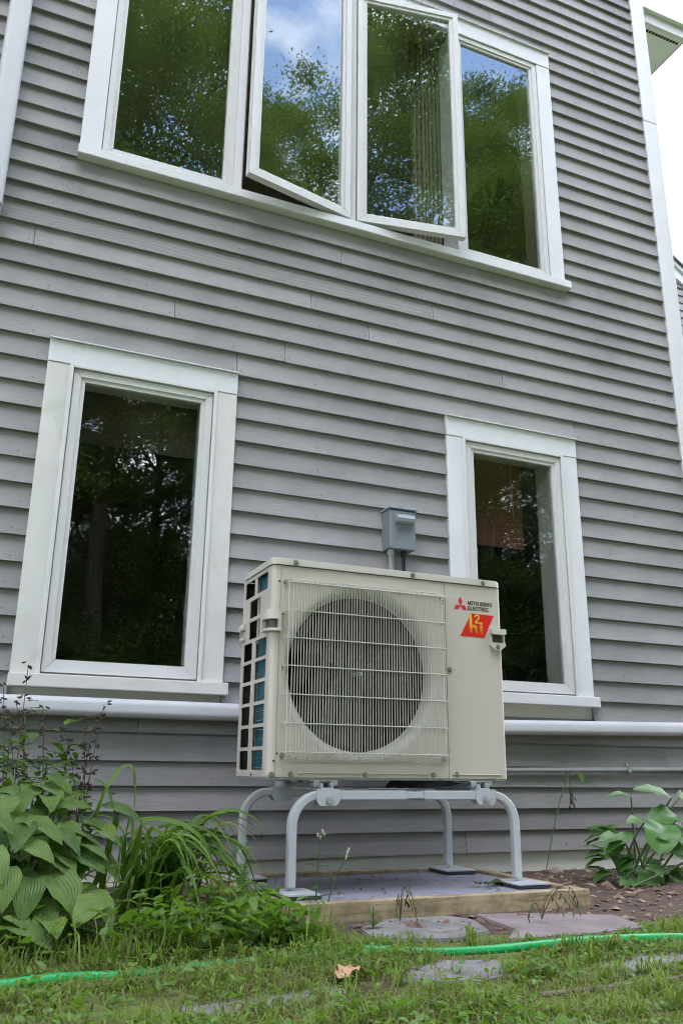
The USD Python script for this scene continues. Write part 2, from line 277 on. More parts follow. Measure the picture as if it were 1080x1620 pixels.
# ------------------------------------------------------------------ ground
gm = []
for (x0, x1, y0, y1) in ((-120, 120, -120, 120),):
    gm.append(trimesh.Trimesh([(x0, y0, 0), (x1, y0, 0), (x1, y1, 0), (x0, y1, 0)], [(0, 1, 2), (0, 2, 3)], process=False))
plain('far_lawn', (.05, .07, .022), .95, var=.35, scale=2)
tag(obj('ground', gm[0], 'far_lawn'), 'shaded lawn and yard ground', kind='structure')
tag(obj('lawn_soil', trimesh.Trimesh([(-1.2, -3.0, .0035), (3.4, -3.0, .0035), (3.4, -.6, .0035), (-1.2, -.6, .0035)], [(0, 1, 2), (0, 2, 3)], process=False), 'ground'), 'mossy lawn soil under the grass', kind='structure')
def grid(x0, x1, y0, y1, step, hfun):
    X, Y = np.meshgrid(np.arange(x0, x1+step/2, step), np.arange(y0, y1+step/2, step), indexing='ij')
    Z = hfun(X, Y); n, m = X.shape; V = np.stack([X, Y, Z], -1).reshape(-1, 3)
    i, j = np.meshgrid(np.arange(n-1), np.arange(m-1), indexing='ij'); a = (i*m+j).ravel()
    return trimesh.Trimesh(V, np.vstack([np.stack([a, a+m, a+m+1], 1), np.stack([a, a+m+1, a+1], 1)]), process=False)
def soil_h(X, Y):
    P = np.stack([X*6, Y*6, X*0], -1); e = meshkit.fbm(P, 5, 3)
    edge = np.clip(np.minimum.reduce([X+1.9, 5.4-X, Y+np.where(X > 1.1, 1.26, 1.14)+.04*np.sin(X*5), .35-Y])/.15, 0, 1)
    fz = np.clip((-Y-.72)/.12, 0, 1)
    return .004 + .030*edge*e*(1-.75*fz) - .02*(1-edge)
tag(obj('soil_bed', grid(-2.0, 5.5, -1.38, .015, .03, soil_h), 'soil', smooth=True), 'bare brown soil bed along the foot of the house', kind='structure')

# ------------------------------------------------------------------ the house
house = thing('house', 'grey clapboard house wall with white window trim and white corner board', 'house')
CZ = [.10, .188, .275, .364, .452, .553, .655, .754, .852, .952, 1.051, 1.154, 1.256, 1.359, 1.461, 1.563, 1.668, 1.775, 1.877, 1.978, 2.080, 2.188, 2.291, 2.391, 2.488, 2.586, 2.685, 2.772, 2.867, 2.967, 3.072, 3.170,
      3.270, 3.375, 3.478, 3.580, 3.683, 3.780, 3.885, 3.985, 4.081, 4.181, 4.282, 4.385, 4.485, 4.581, 4.675, 4.778, 4.874, 4.967, 5.065, 5.163, 5.255, 5.353, 5.452]
XL, XR = -2.4, 3.452
W1 = (.131, .914, .700, 2.077); W2 = (1.957, 2.722, .722, 2.073); W3 = (.152, 2.737, 2.965, 4.583)
WINS = (W1, W2, W3)
# wall core with the three openings (behind the boards)
OPEN = [(.235, .80, .78, 1.965), (2.065, 2.60, .79, 1.965), (.262, 2.63, 3.02, 4.50)]
core = sbox(-2.5, .0, 3.56, 5.5)
for a in OPEN: core = core.difference(sbox(a[0], a[2], a[1], a[3]))
obj('wall', extrude_y(core, .0, .13), 'interior', house)
rb = np.random.default_rng(11)
joints = {25: [1.905], 24: [.02, 1.25], 23: [1.55], 22: [.62, 2.3], 21: [1.13], 20: [.91, 2.735], 19: [], 26: [-.9], 27: [1.4], 28: [2.2]}
JOINTS, NAILS = [], []
def board(z0, z1, x0, x1, m):
    b, t = .0225, .0045                              # butt face sticks out more than the top
    top = z1+.012
    tilt = rb.normal(0, .0006)
    poly = Polygon([(-b+rb.normal(0, .0007), z0+tilt), (-.001, z0+tilt+.001), (-.001, top), (-t, top)])
    ms = extrude_x(poly, x0, x1)
    obj('clapboard', ms, m, house)
for i, z0 in enumerate(CZ[:-1]):
    z1 = CZ[i+1]; spans = [(XL, XR)]
    cut = []
    for (a, b, c, d) in WINS:
        if z1 > c+.006 and z0 < d-.012: cut.append((a, b))
    for a, b in sorted(cut):
        spans = [s for (p, q) in spans for s in ((p, min(q, a)), (max(p, b), q)) if s[1]-s[0] > .02]
    js = joints.get(i, [rb.uniform(-1.8, -.3)] + ([rb.uniform(.2, 3.2)] if rb.random() < .55 else []))
    for p, q in spans:
        cs = [p] + [j for j in js if p+.12 < j < q-.12] + [q]
        for k in range(len(cs)-1):
            m = 'siding_grain' if i == 25 and cs[k] < 1.5 else ('siding_mildew' if (i in (33, 34) and q < 1) or (i > 46 and rb.random() < .5) else ('siding_rough' if rb.random() < .45 else 'siding'))
            board(z0, z1, cs[k]+(.0012 if k else 0), cs[k+1]-(.0012 if k < len(cs)-2 else 0), m)
        for j in cs[1:-1]: NAILS += [(j-.02, z0+.022), (j+.02, z0+.022)]
        for xn in np.arange(math.ceil((p-.05)/.405)*.405+.08, q-.05, .405): NAILS.append((xn+rb.normal(0, .012), z0+.022+rb.normal(0, .003)))
nm = [trimesh.creation.box([.0042, .002, .005]) for _ in NAILS]
for m, (x, z) in zip(nm, NAILS): m.apply_translation([x, -.0197, z])
tag(obj('nail_heads', cat(*nm), 'nail', house), kind='stuff')
# foundation
obj('foundation', bx(-2.4, 3.5, .012, .12, -.2, .102), 'concrete', house)
for x0, x1 in ((-2.4, .30), (.303, 1.03), (1.033, 1.32), (1.323, 2.02)): obj('sill_beam', bx(x0, x1, .004, .0115, .045, .099), 'sill_beam', house)
# corner board in two pieces
obj('corner_board', cbx(3.452, 3.566, -.028, .10, .09, 4.366, .003), 'trim', house)
obj('corner_board', cbx(3.4525, 3.5655, -.027, .10, 4.369, 5.5, .003), 'trim', house)
# eave return on the right, roof, body
obj('fascia', cat(cbx(3.567, 3.965, .0, .022, 5.245, 5.335, .002), bx(3.945, 3.965, .022, 7.0, 5.245, 5.335)), 'trim', house)
obj('drip_edge', cat(bx(3.567, 3.985, -.025, .03, 5.337, 5.362), bx(3.96, 3.985, .03, 7.0, 5.337, 5.362)), 'soffit', house)
obj('soffit', bx(3.56, 3.945, .022, 7.0, 5.248, 5.258), 'soffit', house)
for k in range(13): obj('vent_slot', bx(3.60+k*.026, 3.618+k*.026, .045, .062, 5.2435, 5.2475), 'joint_dark', house)
obj('roof', cat(*[extrude_y(Polygon(q), -.02, 7.2) for q in ([(3.54, 5.40), (.6, 7.4), (.6, 7.5), (3.54, 5.50)], [(-2.9, 5.36), (.6, 7.4), (.6, 7.5), (-2.9, 5.46)])]), 'roof', house)
obj('gable', extrude_y(Polygon([(-2.5, 5.452), (3.45, 5.452), (.6, 7.38), (-2.4, 5.6)]), -.012, .1), 'siding', house)
obj('side_wall', cat(bx(3.44, 3.56, .131, 7.0, 0, 5.4), bx(-2.5, -2.38, .131, 7.0, 0, 5.4), bx(-2.5, 3.56, 7.0, 7.1, 0, 7.0)), 'siding', house)
# rooms
obj('interior_wall', cat(bx(-2.3, 3.4, 3.6, 3.7, .3, 5.3), bx(1.28, 1.36, .131, 3.6, .32, 2.55)), 'interior', house)
obj('interior_ceiling', cat(bx(-2.3, 3.4, .131, 3.6, 2.50, 2.56), bx(-2.3, 3.4, .131, 3.6, 5.10, 5.16)), 'interior_ceiling', house)
obj('interior_floor', cat(bx(-2.3, 3.4, .131, 3.6, .24, .30), bx(-2.3, 3.4, .131, 3.6, 2.57, 2.63)), 'interior_floor', house)
for (x0, x1, y0, y1, z0, z1) in ((.1, 1.1, 2.2, 3.0, .3, 1.1), (2.3, 3.2, 1.8, 2.6, .3, 1.2), (.3, 1.2, 2.5, 3.3, 2.63, 4.4)): obj('cabinet', cbx(x0, x1, y0, y1, z0, z1, .01), 'furniture', house)

def reveal(w, a, mat_in, y0=-.005, y1=.135):      # jamb lining of an opening, inside
    x0, x1, z0, z1 = a; t = .018
    return cat(bx(x0-.001, x0+t, y0, y1, z0, z1), bx(x1-t, x1+.001, y0, y1, z0, z1), bx(x0+t, x1-t, y0, y1, z0-.001, z0+t), bx(x0+t, x1-t, y0, y1, z1-t, z1+.001))
def mitred(x0, x1, z0, z1, w, y0, y1, mat_, parent, name='sash_rail', gap=.0008, M=None, prof=True):
    """Four mitred members of a sash, each a mesh with a stepped inner bead."""
    def member(P, Q, nx, nz):
        # P..Q outer edge, inward normal (nx, nz)
        d = np.array([Q[0]-P[0], Q[1]-P[1]]); L = np.hypot(*d); d /= L
        def quad(i0, i1, ya, yb):
            pts = [(P[0]+d[0]*(i0+gap)+nx*i0, P[1]+d[1]*(i0+gap)+nz*i0), (Q[0]-d[0]*(i0+gap)+nx*i0, Q[1]-d[1]*(i0+gap)+nz*i0),
                   (Q[0]-d[0]*(i1+gap)+nx*i1, Q[1]-d[1]*(i1+gap)+nz*i1), (P[0]+d[0]*(i1+gap)+nx*i1, P[1]+d[1]*(i1+gap)+nz*i1)]
            return extrude_y(Polygon(pts).buffer(0), ya, yb)
        ms = [quad(0, w*.62, y0, y1), quad(w*.62, w, y0+.006, y1)]
        m = cat(*ms)
        if M is not None: m.apply_transform(M)
        obj(name, m, mat_, parent)
    member((x0, z0), (x1, z0), 0, 1); member((x1, z1), (x0, z1), 0, -1); member((x0, z1), (x0, z0), 1, 0); member((x1, z0), (x1, z1), -1, 0)
def lower_window(W, a, sash, glass, tmat):
    x0, x1, z0, z1 = W; w = node('window', house); cw = .09
    zs = z0+.047; zh = z1-.098
    obj('head_casing', cbx(x0, x1, -.0315, .004, zh, z1, .002), 'trim', w)
    obj('drip_cap', cbx(x0-.002, x1+.002, -.042, .0, z1+.0005, z1+.006, .001), 'trim', w)
    obj('side_casing', cbx(x0, x0+cw, -.0295, .004, zs+.0005, zh-.001, .002), tmat, w)
    obj('side_casing', cbx(x1-cw, x1, -.0295, .004, zs+.0005, zh-.001, .002), tmat, w)
    obj('sill', cbx(x0-.004, x1+.018, -.052, .004, z0, zs, .003), tmat, w)
    # brick-mould bead between casing and sash
    bi = (x0+cw-.004, x1-cw+.004, zs+.001, zh+.002)
    for q in ((bi[0], bi[0]+.016, bi[2], bi[3]), (bi[1]-.016, bi[1], bi[2], bi[3]), (bi[0]+.0165, bi[1]-.0165, bi[3]-.013, bi[3])):
        obj('bead', cbx(q[0], q[1], -.034, .0, q[2], q[3], .0015), 'sash_vinyl', w)
    s = node('sash', w) if False else w
    mitred(bi[0]+.0195, bi[1]-.0195, bi[2]+.008, bi[3]-.0165, .047, -.024, .012, 'sash_vinyl', w)
    g = (glass[0]-.006, glass[1]+.006, glass[2]-.006, glass[3]+.006)
    obj('pane', bx(g[0], g[1], -.008, -.005, g[2], g[3]), 'glass', w)
    obj('jamb', reveal(None, a, None), 'trim_old', w)
    return w
w1 = lower_window(W1, OPEN[0], None, (.275, .762, .812, 1.911), 'trim_old')
w2 = lower_window(W2, OPEN[1], None, (2.103, 2.572, .822, 1.911), 'trim')
obj('blind', bx(2.10, 2.49, .14, .15, 1.50, 1.97), 'blind', w2)
obj('blind_cord', tube(bez((2.43, .138, 1.95), (2.44, .137, 1.6), (2.435, .137, 1.52), (2.42, .137, 1.9), n=14), .0015, 5), 'conduit_light', w2)
obj('blind', bx(.25, .79, .15, .155, 1.72, 1.97), 'furniture', w1)
# the upper row of four casements
w = node('window', house); x0, x1, z0, z1 = W3
tag(w, 'wide upper window of four casements, the two middle ones ajar')
obj('head_casing', cbx(x0, x1, -.0315, .004, 4.475, z1, .002), 'trim', w)
obj('drip_cap', cbx(x0-.002, x1+.002, -.042, 0, z1+.0005, z1+.006, .001), 'trim', w)
obj('side_casing', cbx(x0, x0+.092, -.0295, .004, 3.0105, 4.4735, .002), 'trim', w)
obj('side_casing', cbx(x1-.094, x1, -.0295, .004, 3.0105, 4.4735, .002), 'trim', w)
obj('sill', cbx(x0-.006, x1+.022, -.056, .004, z0, 3.010, .003), 'trim', w)
obj('jamb', reveal(None, OPEN[2], None, y0=.0135), 'wood_jamb', w)
for a, b in ((.843, .884), (1.437, 1.473), (2.062, 2.078)): obj('mullion', cbx(a, b, -.026, .125, 3.0115, 4.4735, .002), 'trim', w)
obj('jamb_liner', cat(bx(.8845, .890, -.018, .12, 3.0125, 4.47), bx(.8905, 1.436, -.012, .12, 3.0118, 3.016), bx(1.4735, 2.061, -.012, .12, 3.0118, 3.016)), 'wood_jamb', w)
for zz in (3.36, 3.92): obj('hinge_plate', bx(.8905, .8935, -.012, .012, zz, zz+.05), 'black_plastic', w)
for k, (a, b) in enumerate(((.247, .842), (2.079, 2.640))):
    mitred(a, b, 3.0125, 4.472, .047, -.024, .013, 'sash_vinyl', w)
    obj('pane', bx(a+.036, b-.036, -.008, -.005, 3.049, 4.436), 'glass', w)
R = trimesh.transformations.rotation_matrix
for (hx, a, b, ang) in ((1.434, .868, 1.434, 12.0), (1.476, 1.476, 2.046, -10.0)):
    M = R(math.radians(ang), [0, 0, 1], [hx, -.03, 0])
    mitred(a, b, 3.026, 4.474, .050, -.042, -.006, 'sash_vinyl', w, M=M)
    g = bx(a+.038, b-.038, -.026, -.023, 3.066, 4.436); g.apply_transform(M); obj('pane', g, 'glass', w)
cm = []
for k in range(40):
    x = 1.90+.0045*k; cm.append((x, .17+.022*math.sin(k*1.15)+.006*math.sin(k*.31)))
cv = np.array([(x, y, z) for z in (3.05, 5.0) for x, y in cm]); n = len(cm)
obj('curtain', trimesh.Trimesh(cv, [f for i in range(n-1) for f in ((i, i+1, n+i+1), (i, n+i+1, n+i))], process=False), 'curtain', w, smooth=True)

# the lower wing further right
wing = thing('side_wing', 'lower grey clapboard wing with white rake board beyond the corner', 'building')
def rake(x): return 6.24-.60*(x-7.2)
for k in range(30):
    z = 3.4+k*.1
    xe = min(12.0, 7.2+(6.10-z)/.60)
    if xe > 5.4: obj('clapboard', extrude_x(Polygon([(3.30-.02, z), (3.3, z), (3.3, z+.112), (3.30-.005, z+.112)]), 5.2, xe), 'siding', wing)
obj('wall', bx(5.2, 11.6, 3.302, 9.0, 0, 3.4), 'siding', wing)
obj('wall', extrude_y(Polygon([(5.2, 3.4), (11.5, 3.4), (7.0, 6.15), (5.2, 7.2)]), 3.302, 9.0), 'siding', wing)
obj('rake_board', extrude_y(Polygon([(5.2, rake(5.2)-.02), (12.2, rake(12.2)-.02), (12.2, rake(12.2)-.17), (5.2, rake(5.2)-.17)]), 3.255, 3.29), 'trim', wing)
obj('rake_trim', extrude_y(Polygon([(5.2, rake(5.2)+.03), (12.2, rake(12.2)+.03), (12.2, rake(12.2)-.03), (5.2, rake(5.2)-.03)]), 3.225, 3.254), 'trim', wing)
obj('roof', extrude_y(Polygon([(5.2, rake(5.2)+.06), (12.3, rake(12.3)+.06), (12.3, rake(12.3)+.031), (5.2, rake(5.2)+.031)]), 3.20, 9.2), 'roof', wing)

# ------------------------------------------------------------------ pipes and box on the wall
def cover_profile(P0, P1, h, d):          # rounded box section run between two points along x
    q = rrect(-d, -h/2, 0.004, h/2, .022)
    m = extrude_x(q, 0, 1); v = m.vertices.copy()
    P0, P1 = np.array(P0), np.array(P1); m.vertices = P0 + v[:, :1]*(P1-P0) + np.stack([v[:, 0]*0, v[:, 1], v[:, 2]], 1); return m
lc = thing('line_cover', 'white plastic pipe cover running level along the wall behind the outdoor unit', 'pipe cover')
obj('cover', cover_profile((-1.6, -.02, .637), (1.38, -.02, .635), .066, .062), 'pvc_cover', lc, smooth=40)
obj('cover', cover_profile((1.38, -.02, .600), (3.45, -.02, .640), .064, .062), 'pvc_cover', lc, smooth=40)
obj('coupling', cover_profile((1.34, -.018, .618), (1.42, -.018, .618), .115, .068), 'pvc_cover', lc, smooth=40)
dp = thing('downspout', 'white plastic downspout running up the wall at the upper left', 'downspout')
q = rrect(-.045, -.035, .045, .035, .024)
m = extrude_z(q, 2.60, 6.0); m.apply_translation([-.161, -.062, 0]); obj('pipe', m, 'pvc_cover', dp, smooth=40)
m = tube(bez((-.161, -.062, 2.62), (-.161, -.062, 2.52), (-.161, .0, 2.50), n=8), .042, 14); obj('elbow', m, 'pvc_cover', dp, smooth=True)
cp = thing('conduit', 'thin grey conduit clipped low on the wall to the right of the unit', 'conduit')
obj('pipe', tube([(1.5, -.034, .425), (3.45, -.034, .452)], .0105, 12), 'conduit_grey', cp, smooth=40)
obj('clip', cat(bx(2.875, 2.89, -.048, -.018, .432, .458), bx(2.878, 2.887, -.03, -.018, .455, .475)), 'galvanised', cp)
db = thing('disconnect_box', 'small grey electrical shut-off box on the wall above the outdoor unit', 'electrical box')
obj('body', cbx(1.614, 1.744, -.094, -.01, 1.36, 1.538, .003), 'box_grey', db)
obj('lid', cbx(1.608, 1.750, -.108, -.012, 1.539, 1.549, .003), 'box_metal', db)
obj('cover', cbx(1.617, 1.741, -.102, -.0945, 1.356, 1.534, .004), 'box_grey', db)
obj('handle', trimesh.convex.convex_hull(np.array([(x, y, z) for x in (1.636, 1.722) for y, z in ((-.1025, 1.518), (-.1025, 1.468), (-.128, 1.505), (-.132, 1.492), (-.126, 1.478))])), 'box_metal', db)
obj('conduit', cat(tube([(1.640, -.055, 1.36), (1.640, -.055, .70)], .0125, 12), tube([(1.640, -.055, 1.36), (1.640, -.055, 1.335)], .017, 12)), 'conduit_light', db, smooth=40)
obj('cable', cat(tube([(1.703, -.055, 1.36), (1.703, -.055, .70)], .0085, 10), tube([(1.703, -.055, 1.36), (1.703, -.055, 1.335)], .014, 10)), 'black_plastic', db, smooth=40)

# ------------------------------------------------------------------ the outdoor unit
UX0, UX1, UYF, UYB, UZ0, UZ1 = .912, 1.832, -.60, -.27, .402, 1.105
un = thing('heat_pump_unit', 'cream outdoor heat pump unit with wire fan guard standing in front of the wall', 'heat pump')
lid = rrect(UX0-.004, UYF-.005, UX1+.004, UYB+.005, .030)
lm = cat(extrude_z(lid, 1.104, 1.124), extrude_z(lid.buffer(-.004), 1.124, 1.1285))
obj('lid', lm, 'unit_paint_light', un, smooth=35)
obj('lid_seam', extrude_z(rrect(UX0+.003, UYF+.003, UX1-.003, UYB-.003, .027), 1.1015, 1.104), 'joint_dark', un)
# left front corner post, rounded
outer = rrect(UX0, UYF, UX0+.2, UYF+.2, .026)
post = outer.intersection(sbox(UX0, UYF, UX0+.030, UYF+.034)).difference(rrect(UX0+.003, UYF+.003, UX0+.3, UYF+.3, .023))
obj('corner_post', extrude_z(post.buffer(0), UZ0, 1.1013), 'unit_paint', un, smooth=35)
FCX, FCZ, FR = 1.253, .752, .268
fp = sbox(UX0+.0312, UZ0, 1.5865, 1.1013).difference(Point(FCX, FCZ).buffer(FR+.030, quad_segs=32))
obj('front_panel', extrude_y(fp, UYF, UYF+.004), 'unit_paint', un)
sp = Polygon([(1.5885, UYF), (UX1-.012, UYF), (UX1-.004, UYF+.004), (UX1, UYF+.012), (UX1, UYF+.12), (UX1-.003, UYF+.12), (UX1-.003, UYF+.014), (UX1-.012, UYF+.004), (1.5885, UYF+.004)])
obj('service_panel', extrude_z(sp, UZ0, 1.1013), 'unit_paint', un, smooth=50)
obj('panel_seam', cat(bx(1.5866, 1.5884, UYF+.001, UYF+.004, UZ0, 1.1013), bx(UX0+.0302, UX0+.0311, UYF+.001, UYF+.004, UZ0, 1.1013)), 'joint_dark', un)
# bell-mouth ring: flat lip rounding into the fan barrel
prof = [(FR+.031, .0005), (FR+.027, .0005), (FR+.018, .004), (FR+.009, .011), (FR+.003, .021), (FR, .036), (FR, .055), (FR+.004, .055), (FR+.004, .036), (FR+.02, .012), (FR+.031, .005)]
N = 96; V, F = [], []
for i in range(N):
    a = 2*np.pi*i/N
    V += [(FCX+r*math.cos(a), UYF+y, FCZ+r*math.sin(a)) for r, y in prof]
k = len(prof)
for i in range(N):
    for j in range(k-1):
        a, b = i*k+j, ((i+1) % N)*k+j; F += [(a, b, b+1), (a, b+1, a+1)]
obj('fan_ring', trimesh.Trimesh(V, F, process=False), 'unit_paint_light', un, smooth=40)
# left side panel with its 16 openings
side = sbox(UYF+.0345, UZ0, UYB, 1.1013)
for z0, z1, spans in [(1.027, 1.088, ((-.405, -.290), (-.549, -.428))), (.948, 1.012, ((-.477, -.352),)), (.871, .935, ((-.477, -.352),))] + [(.796-.0745*i, .859-.0745*i, ((-.398, -.297), (-.557, -.434))) for i in range(6)]:
    for a, b in spans: side = side.difference(rrect(a, z0, b, z1, .007))
obj('side_panel', extrude_x(side, UX0, UX0+.004), 'unit_paint', un)
obj('side_panel', bx(UX1-.004, UX1, UYF+.121, UYB, UZ0, 1.1013), 'unit_paint', un)
obj('coil', cat(bx(UX0+.016, UX0+.03, -.585, -.425, UZ0+.02, 1.095),), 'coil_fin', un)
obj('coil_tube', cat(*[tube([(UX0+.0145, -.585, z), (UX0+.0145, -.425, z)], .0012, 5) for z in np.arange(.43, .62, .031)]), 'galvanised', un)
obj('inner_bracket', cat(bx(UX0+.012, UX0+.016, -.42, -.408, .85, 1.095), bx(UX0+.02, UX0+.04, -.424, -.404, .42, .75)), 'unit_paint_light', un)
obj('inside', cat(bx(UX0+.0045, UX1-.02, UYB-.006, UYB, UZ0+.01, 1.098), bx(UX0+.045, UX0+.05, UYF+.08, UYB-.02, UZ0+.01, 1.098), bx(1.56, 1.565, UYF+.075, UYB-.02, UZ0+.01, 1.098)), 'unit_inside', un)
obj('base_pan', cat(bx(UX0+.004, UX1-.004, UYF+.006, UYB, UZ0-.008, UZ0+.006),), 'galvanised', un)
fan = node('fan', un)
for kk in range(3):
    V, F = [], []
    for i in range(9):
        rr = .055+.195*i/8
        for j in range(7):
            ph = 2*np.pi*kk/3 + (j/6-.5)*(1.25-.25*i/8) + .25*i/8
            V.append((FCX+rr*math.cos(ph), UYF+.10-.06*(j/6-.5)*(1-.25*i/8), FCZ+rr*math.sin(ph)))
    for i in range(8):
        for j in range(6):
            a = i*7+j; F += [(a, a+1, a+8), (a, a+8, a+7)]
    obj('blade', trimesh.Trimesh(V, F, process=False), 'fan_blade', fan, smooth=True)
obj('hub', cat(cyl_y(FCX, FCZ, .06, UYF+.075, UYF+.15, 32), cyl_y(FCX, FCZ, .012, UYF+.06, UYF+.075, 16)), 'fan_blade', fan, smooth=40)
obj('fan_nut', cat(cyl_y(FCX-.012, FCZ-.006, .007, UYF-.005, UYF+.06, 6)), 'galvanised', fan)
obj('motor_bracket', cat(bx(FCX-.11, FCX-.03, UYF+.2, UYF+.22, UZ0+.02, 1.09), bx(FCX+.03, FCX+.09, UYF+.2, UYF+.22, UZ0+.02, 1.09), cyl_y(FCX, FCZ, .07, UYF+.16, UYF+.24, 24)), 'fan_motor', un)
# wire guard
gd = node('fan_guard', un)
GX0, GX1, GY = .962, 1.562, UYF-.034
xs = np.linspace(GX0+.016, GX1-.008, 57)
for x in xs:
    pts = [(x, UYF-.002, 1.056), (x, UYF-.012, 1.055), (x, GY+.004, 1.046), (x, GY, 1.038), (x, GY, .478), (x, GY+.004, .468), (x, UYF-.012, .459), (x, UYF-.002, .457)]
    obj('upright_wire', tube(pts, .00135, 5), 'wire_coat', gd)
for z in (1.0385, .942, .849, .756, .663, .570, .479):
    pts = [(GX0-.004, UYF-.001, z), (GX0-.003, GY-.001, z), (GX0+.012, GY-.003, z), (GX1-.004, GY-.003, z), (GX1+.004, GY-.001, z), (GX1+.005, UYF-.001, z)]
    obj('cross_wire', tube(pts, .0021, 6), 'wire_coat', gd, smooth=60)
for z in (1.056, .457): obj('cross_wire', tube([(GX0+.012, UYF-.004, z), (GX1-.004, UYF-.004, z)], .0018, 6), 'wire_coat', gd)
for xx in (GX0+.004, GX1-.004): obj('cross_wire', tube([(xx, GY+.012, 1.042), (xx, GY, .476)], .0016, 5), 'wire_coat', gd)
for x, z in ((.958, 1.043), (1.566, 1.043), (.962, .470), (1.562, .466)):
    obj('guard_clip', cyl_y(x, z, .007, UYF-.012, UYF, 10), 'screw_metal', gd)
# embossed lines
for a, b in ((1.02, 1.245), (1.275, 1.505), (1.60, 1.806)):
    obj('pressed_rib', cbx(a, b, UYF-.0035, UYF+.001, .413, .418, .002), 'unit_paint_light', un)
def screw(x, z, y=UYF, r=.0065):
    obj('screw', cat(cyl_y(x, z, r, y-.005, y+.001, 6), cyl_y(x, z, r*1.45, y-.0018, y+.0008, 12)), 'screw_metal', un)
for x, z in ((.930, .409), (.996, .410), (1.262, .411), (1.524, .413), (1.618, .416), (1.600, .780)): screw(x, z)
for x in (.993, 1.451, 1.753): screw(x, 1.115, UYF-.005)
for x, z in ((.952, .932), (1.573, .944), (.957, .755), (1.575, .76), (1.577, 1.032), (1.577, 1.022), (1.577, .50), (1.577, .488), (.947, .475), (.936, .452), (.936, 1.045)):
    obj('rivet_hole', cyl_y(x, z, .0032, UYF-.0012, UYF+.001, 10), 'joint_dark', un)
obj('screw', trimesh.creation.icosphere(1, .006).apply_translation([UX0-.001, -.45, .410]), 'screw_metal', un)
# handles: a hooded cup with a tongue below
def handle(x0, x1, z0, z1, depth=.022, tongue=True):
    w_ = x1-x0
    hood = extrude_y(rrect(x0, z0+.058, x1, z1, .006), UYF-depth, UYF-.0005)
    lip = cat(bx(x0, x0+.008, UYF-.010, UYF-.0005, z0+.022, z0+.06), bx(x1-.007, x1, UYF-.010, UYF-.0005, z0+.022, z0+.06))
    base = extrude_y(Polygon([(x0, z0+.026), (x1, z0+.026), (x1, z0+.018), (x0+w_*.62, z0), (x0+w_*.40, z0), (x0, z0+.018)]).buffer(.002), UYF-.012, UYF-.0005)
    return cat(hood, lip, base), bx(x0+.008, x1-.007, UYF-.0016, UYF-.0002, z0+.028, z0+.058)
h, dk = handle(1.774, 1.838, .862, .941); obj('handle', h, 'unit_paint_light', un, smooth=30); obj('handle_hollow', dk, 'fan_motor', un)
screw(1.804, .874, UYF-.012, .006)
# corner handle on the left wraps round the rounded edge
hc = rrect(UX0-.018, UYF-.018, UX0+.3, UYF+.3, .040).intersection(sbox(UX0-.02, UYF-.02, UX0+.030, UYF+.055)).difference(rrect(UX0+.0005, UYF+.0005, UX0+.3, UYF+.3, .026))
hi = rrect(UX0-.003, UYF-.003, UX0+.3, UYF+.3, .028).intersection(sbox(UX0-.02, UYF-.02, UX0+.029, UYF+.053)).difference(rrect(UX0+.0004, UYF+.0004, UX0+.3, UYF+.3, .026))
ends = hc.intersection(sbox(UX0+.0215, UYF-.02, UX0+.03, UYF+.1)).union(hc.intersection(sbox(UX0-.02, UYF+.047, UX0+.03, UYF+.1)))
obj('handle', cat(extrude_z(hc.buffer(0), .912, .943), extrude_z(hc.buffer(0), .872, .881), *[extrude_z(g.buffer(0), .881, .912) for g in getattr(ends, 'geoms', [ends])]), 'unit_paint_light', un, smooth=35)
obj('handle_hollow', extrude_z(hi.buffer(0), .881, .912), 'fan_motor', un)
obj('handle', cat(cbx(UX0-.016, UX0, -.315, -.270, .912, .936, .004), cbx(UX0-.012, UX0, -.315, -.270, .874, .884, .003), bx(UX0-.008, UX0, -.274, -.268, .884, .912)), 'unit_paint_light', un)
# printing on the service panel
def on_face(m, x, z, wx, hz, y):
    v = m.vertices.copy(); lo, hi_ = v.min(0), v.max(0)
    m.vertices = np.stack([x+(v[:, 0]-lo[0])/(hi_[0]-lo[0])*wx, y-.0006*(v[:, 2]-lo[2])/(hi_[2]-lo[2]), z+(v[:, 1]-lo[1])/(hi_[1]-lo[1])*hz], 1); return m
obj('lettering', on_face(meshkit.text_mesh('MITSUBISHI', .014, bold=True), 1.686, 1.0265, .107, .0145, UYF-.0003), 'print_black', un)
obj('lettering', on_face(meshkit.text_mesh('ELECTRIC', .014, bold=True), 1.686, 1.0065, .091, .0145, UYF-.0003), 'print_black', un)
cx, cz, d = 1.6535, 1.0225, .0165
for a in (90, 210, 330):
    a = math.radians(a); l, w_ = d*2*.98, d*.98
    p0 = np.array([cx, cz]); e1 = np.array([math.cos(a+math.pi/6), math.sin(a+math.pi/6)])*d*1.12; e2 = np.array([math.cos(a-math.pi/6), math.sin(a-math.pi/6)])*d*1.12
    obj('emblem', extrude_y(Polygon([p0, p0+e1, p0+e1+e2, p0+e2]), UYF-.0009, UYF-.0003), 'print_red', un)
st = Polygon([(1.699, .995), (1.799, .993), (1.753, .906), (1.650, .907)])
obj('sticker', extrude_y(st, UYF-.0009, UYF-.0003), 'sticker_red', un)
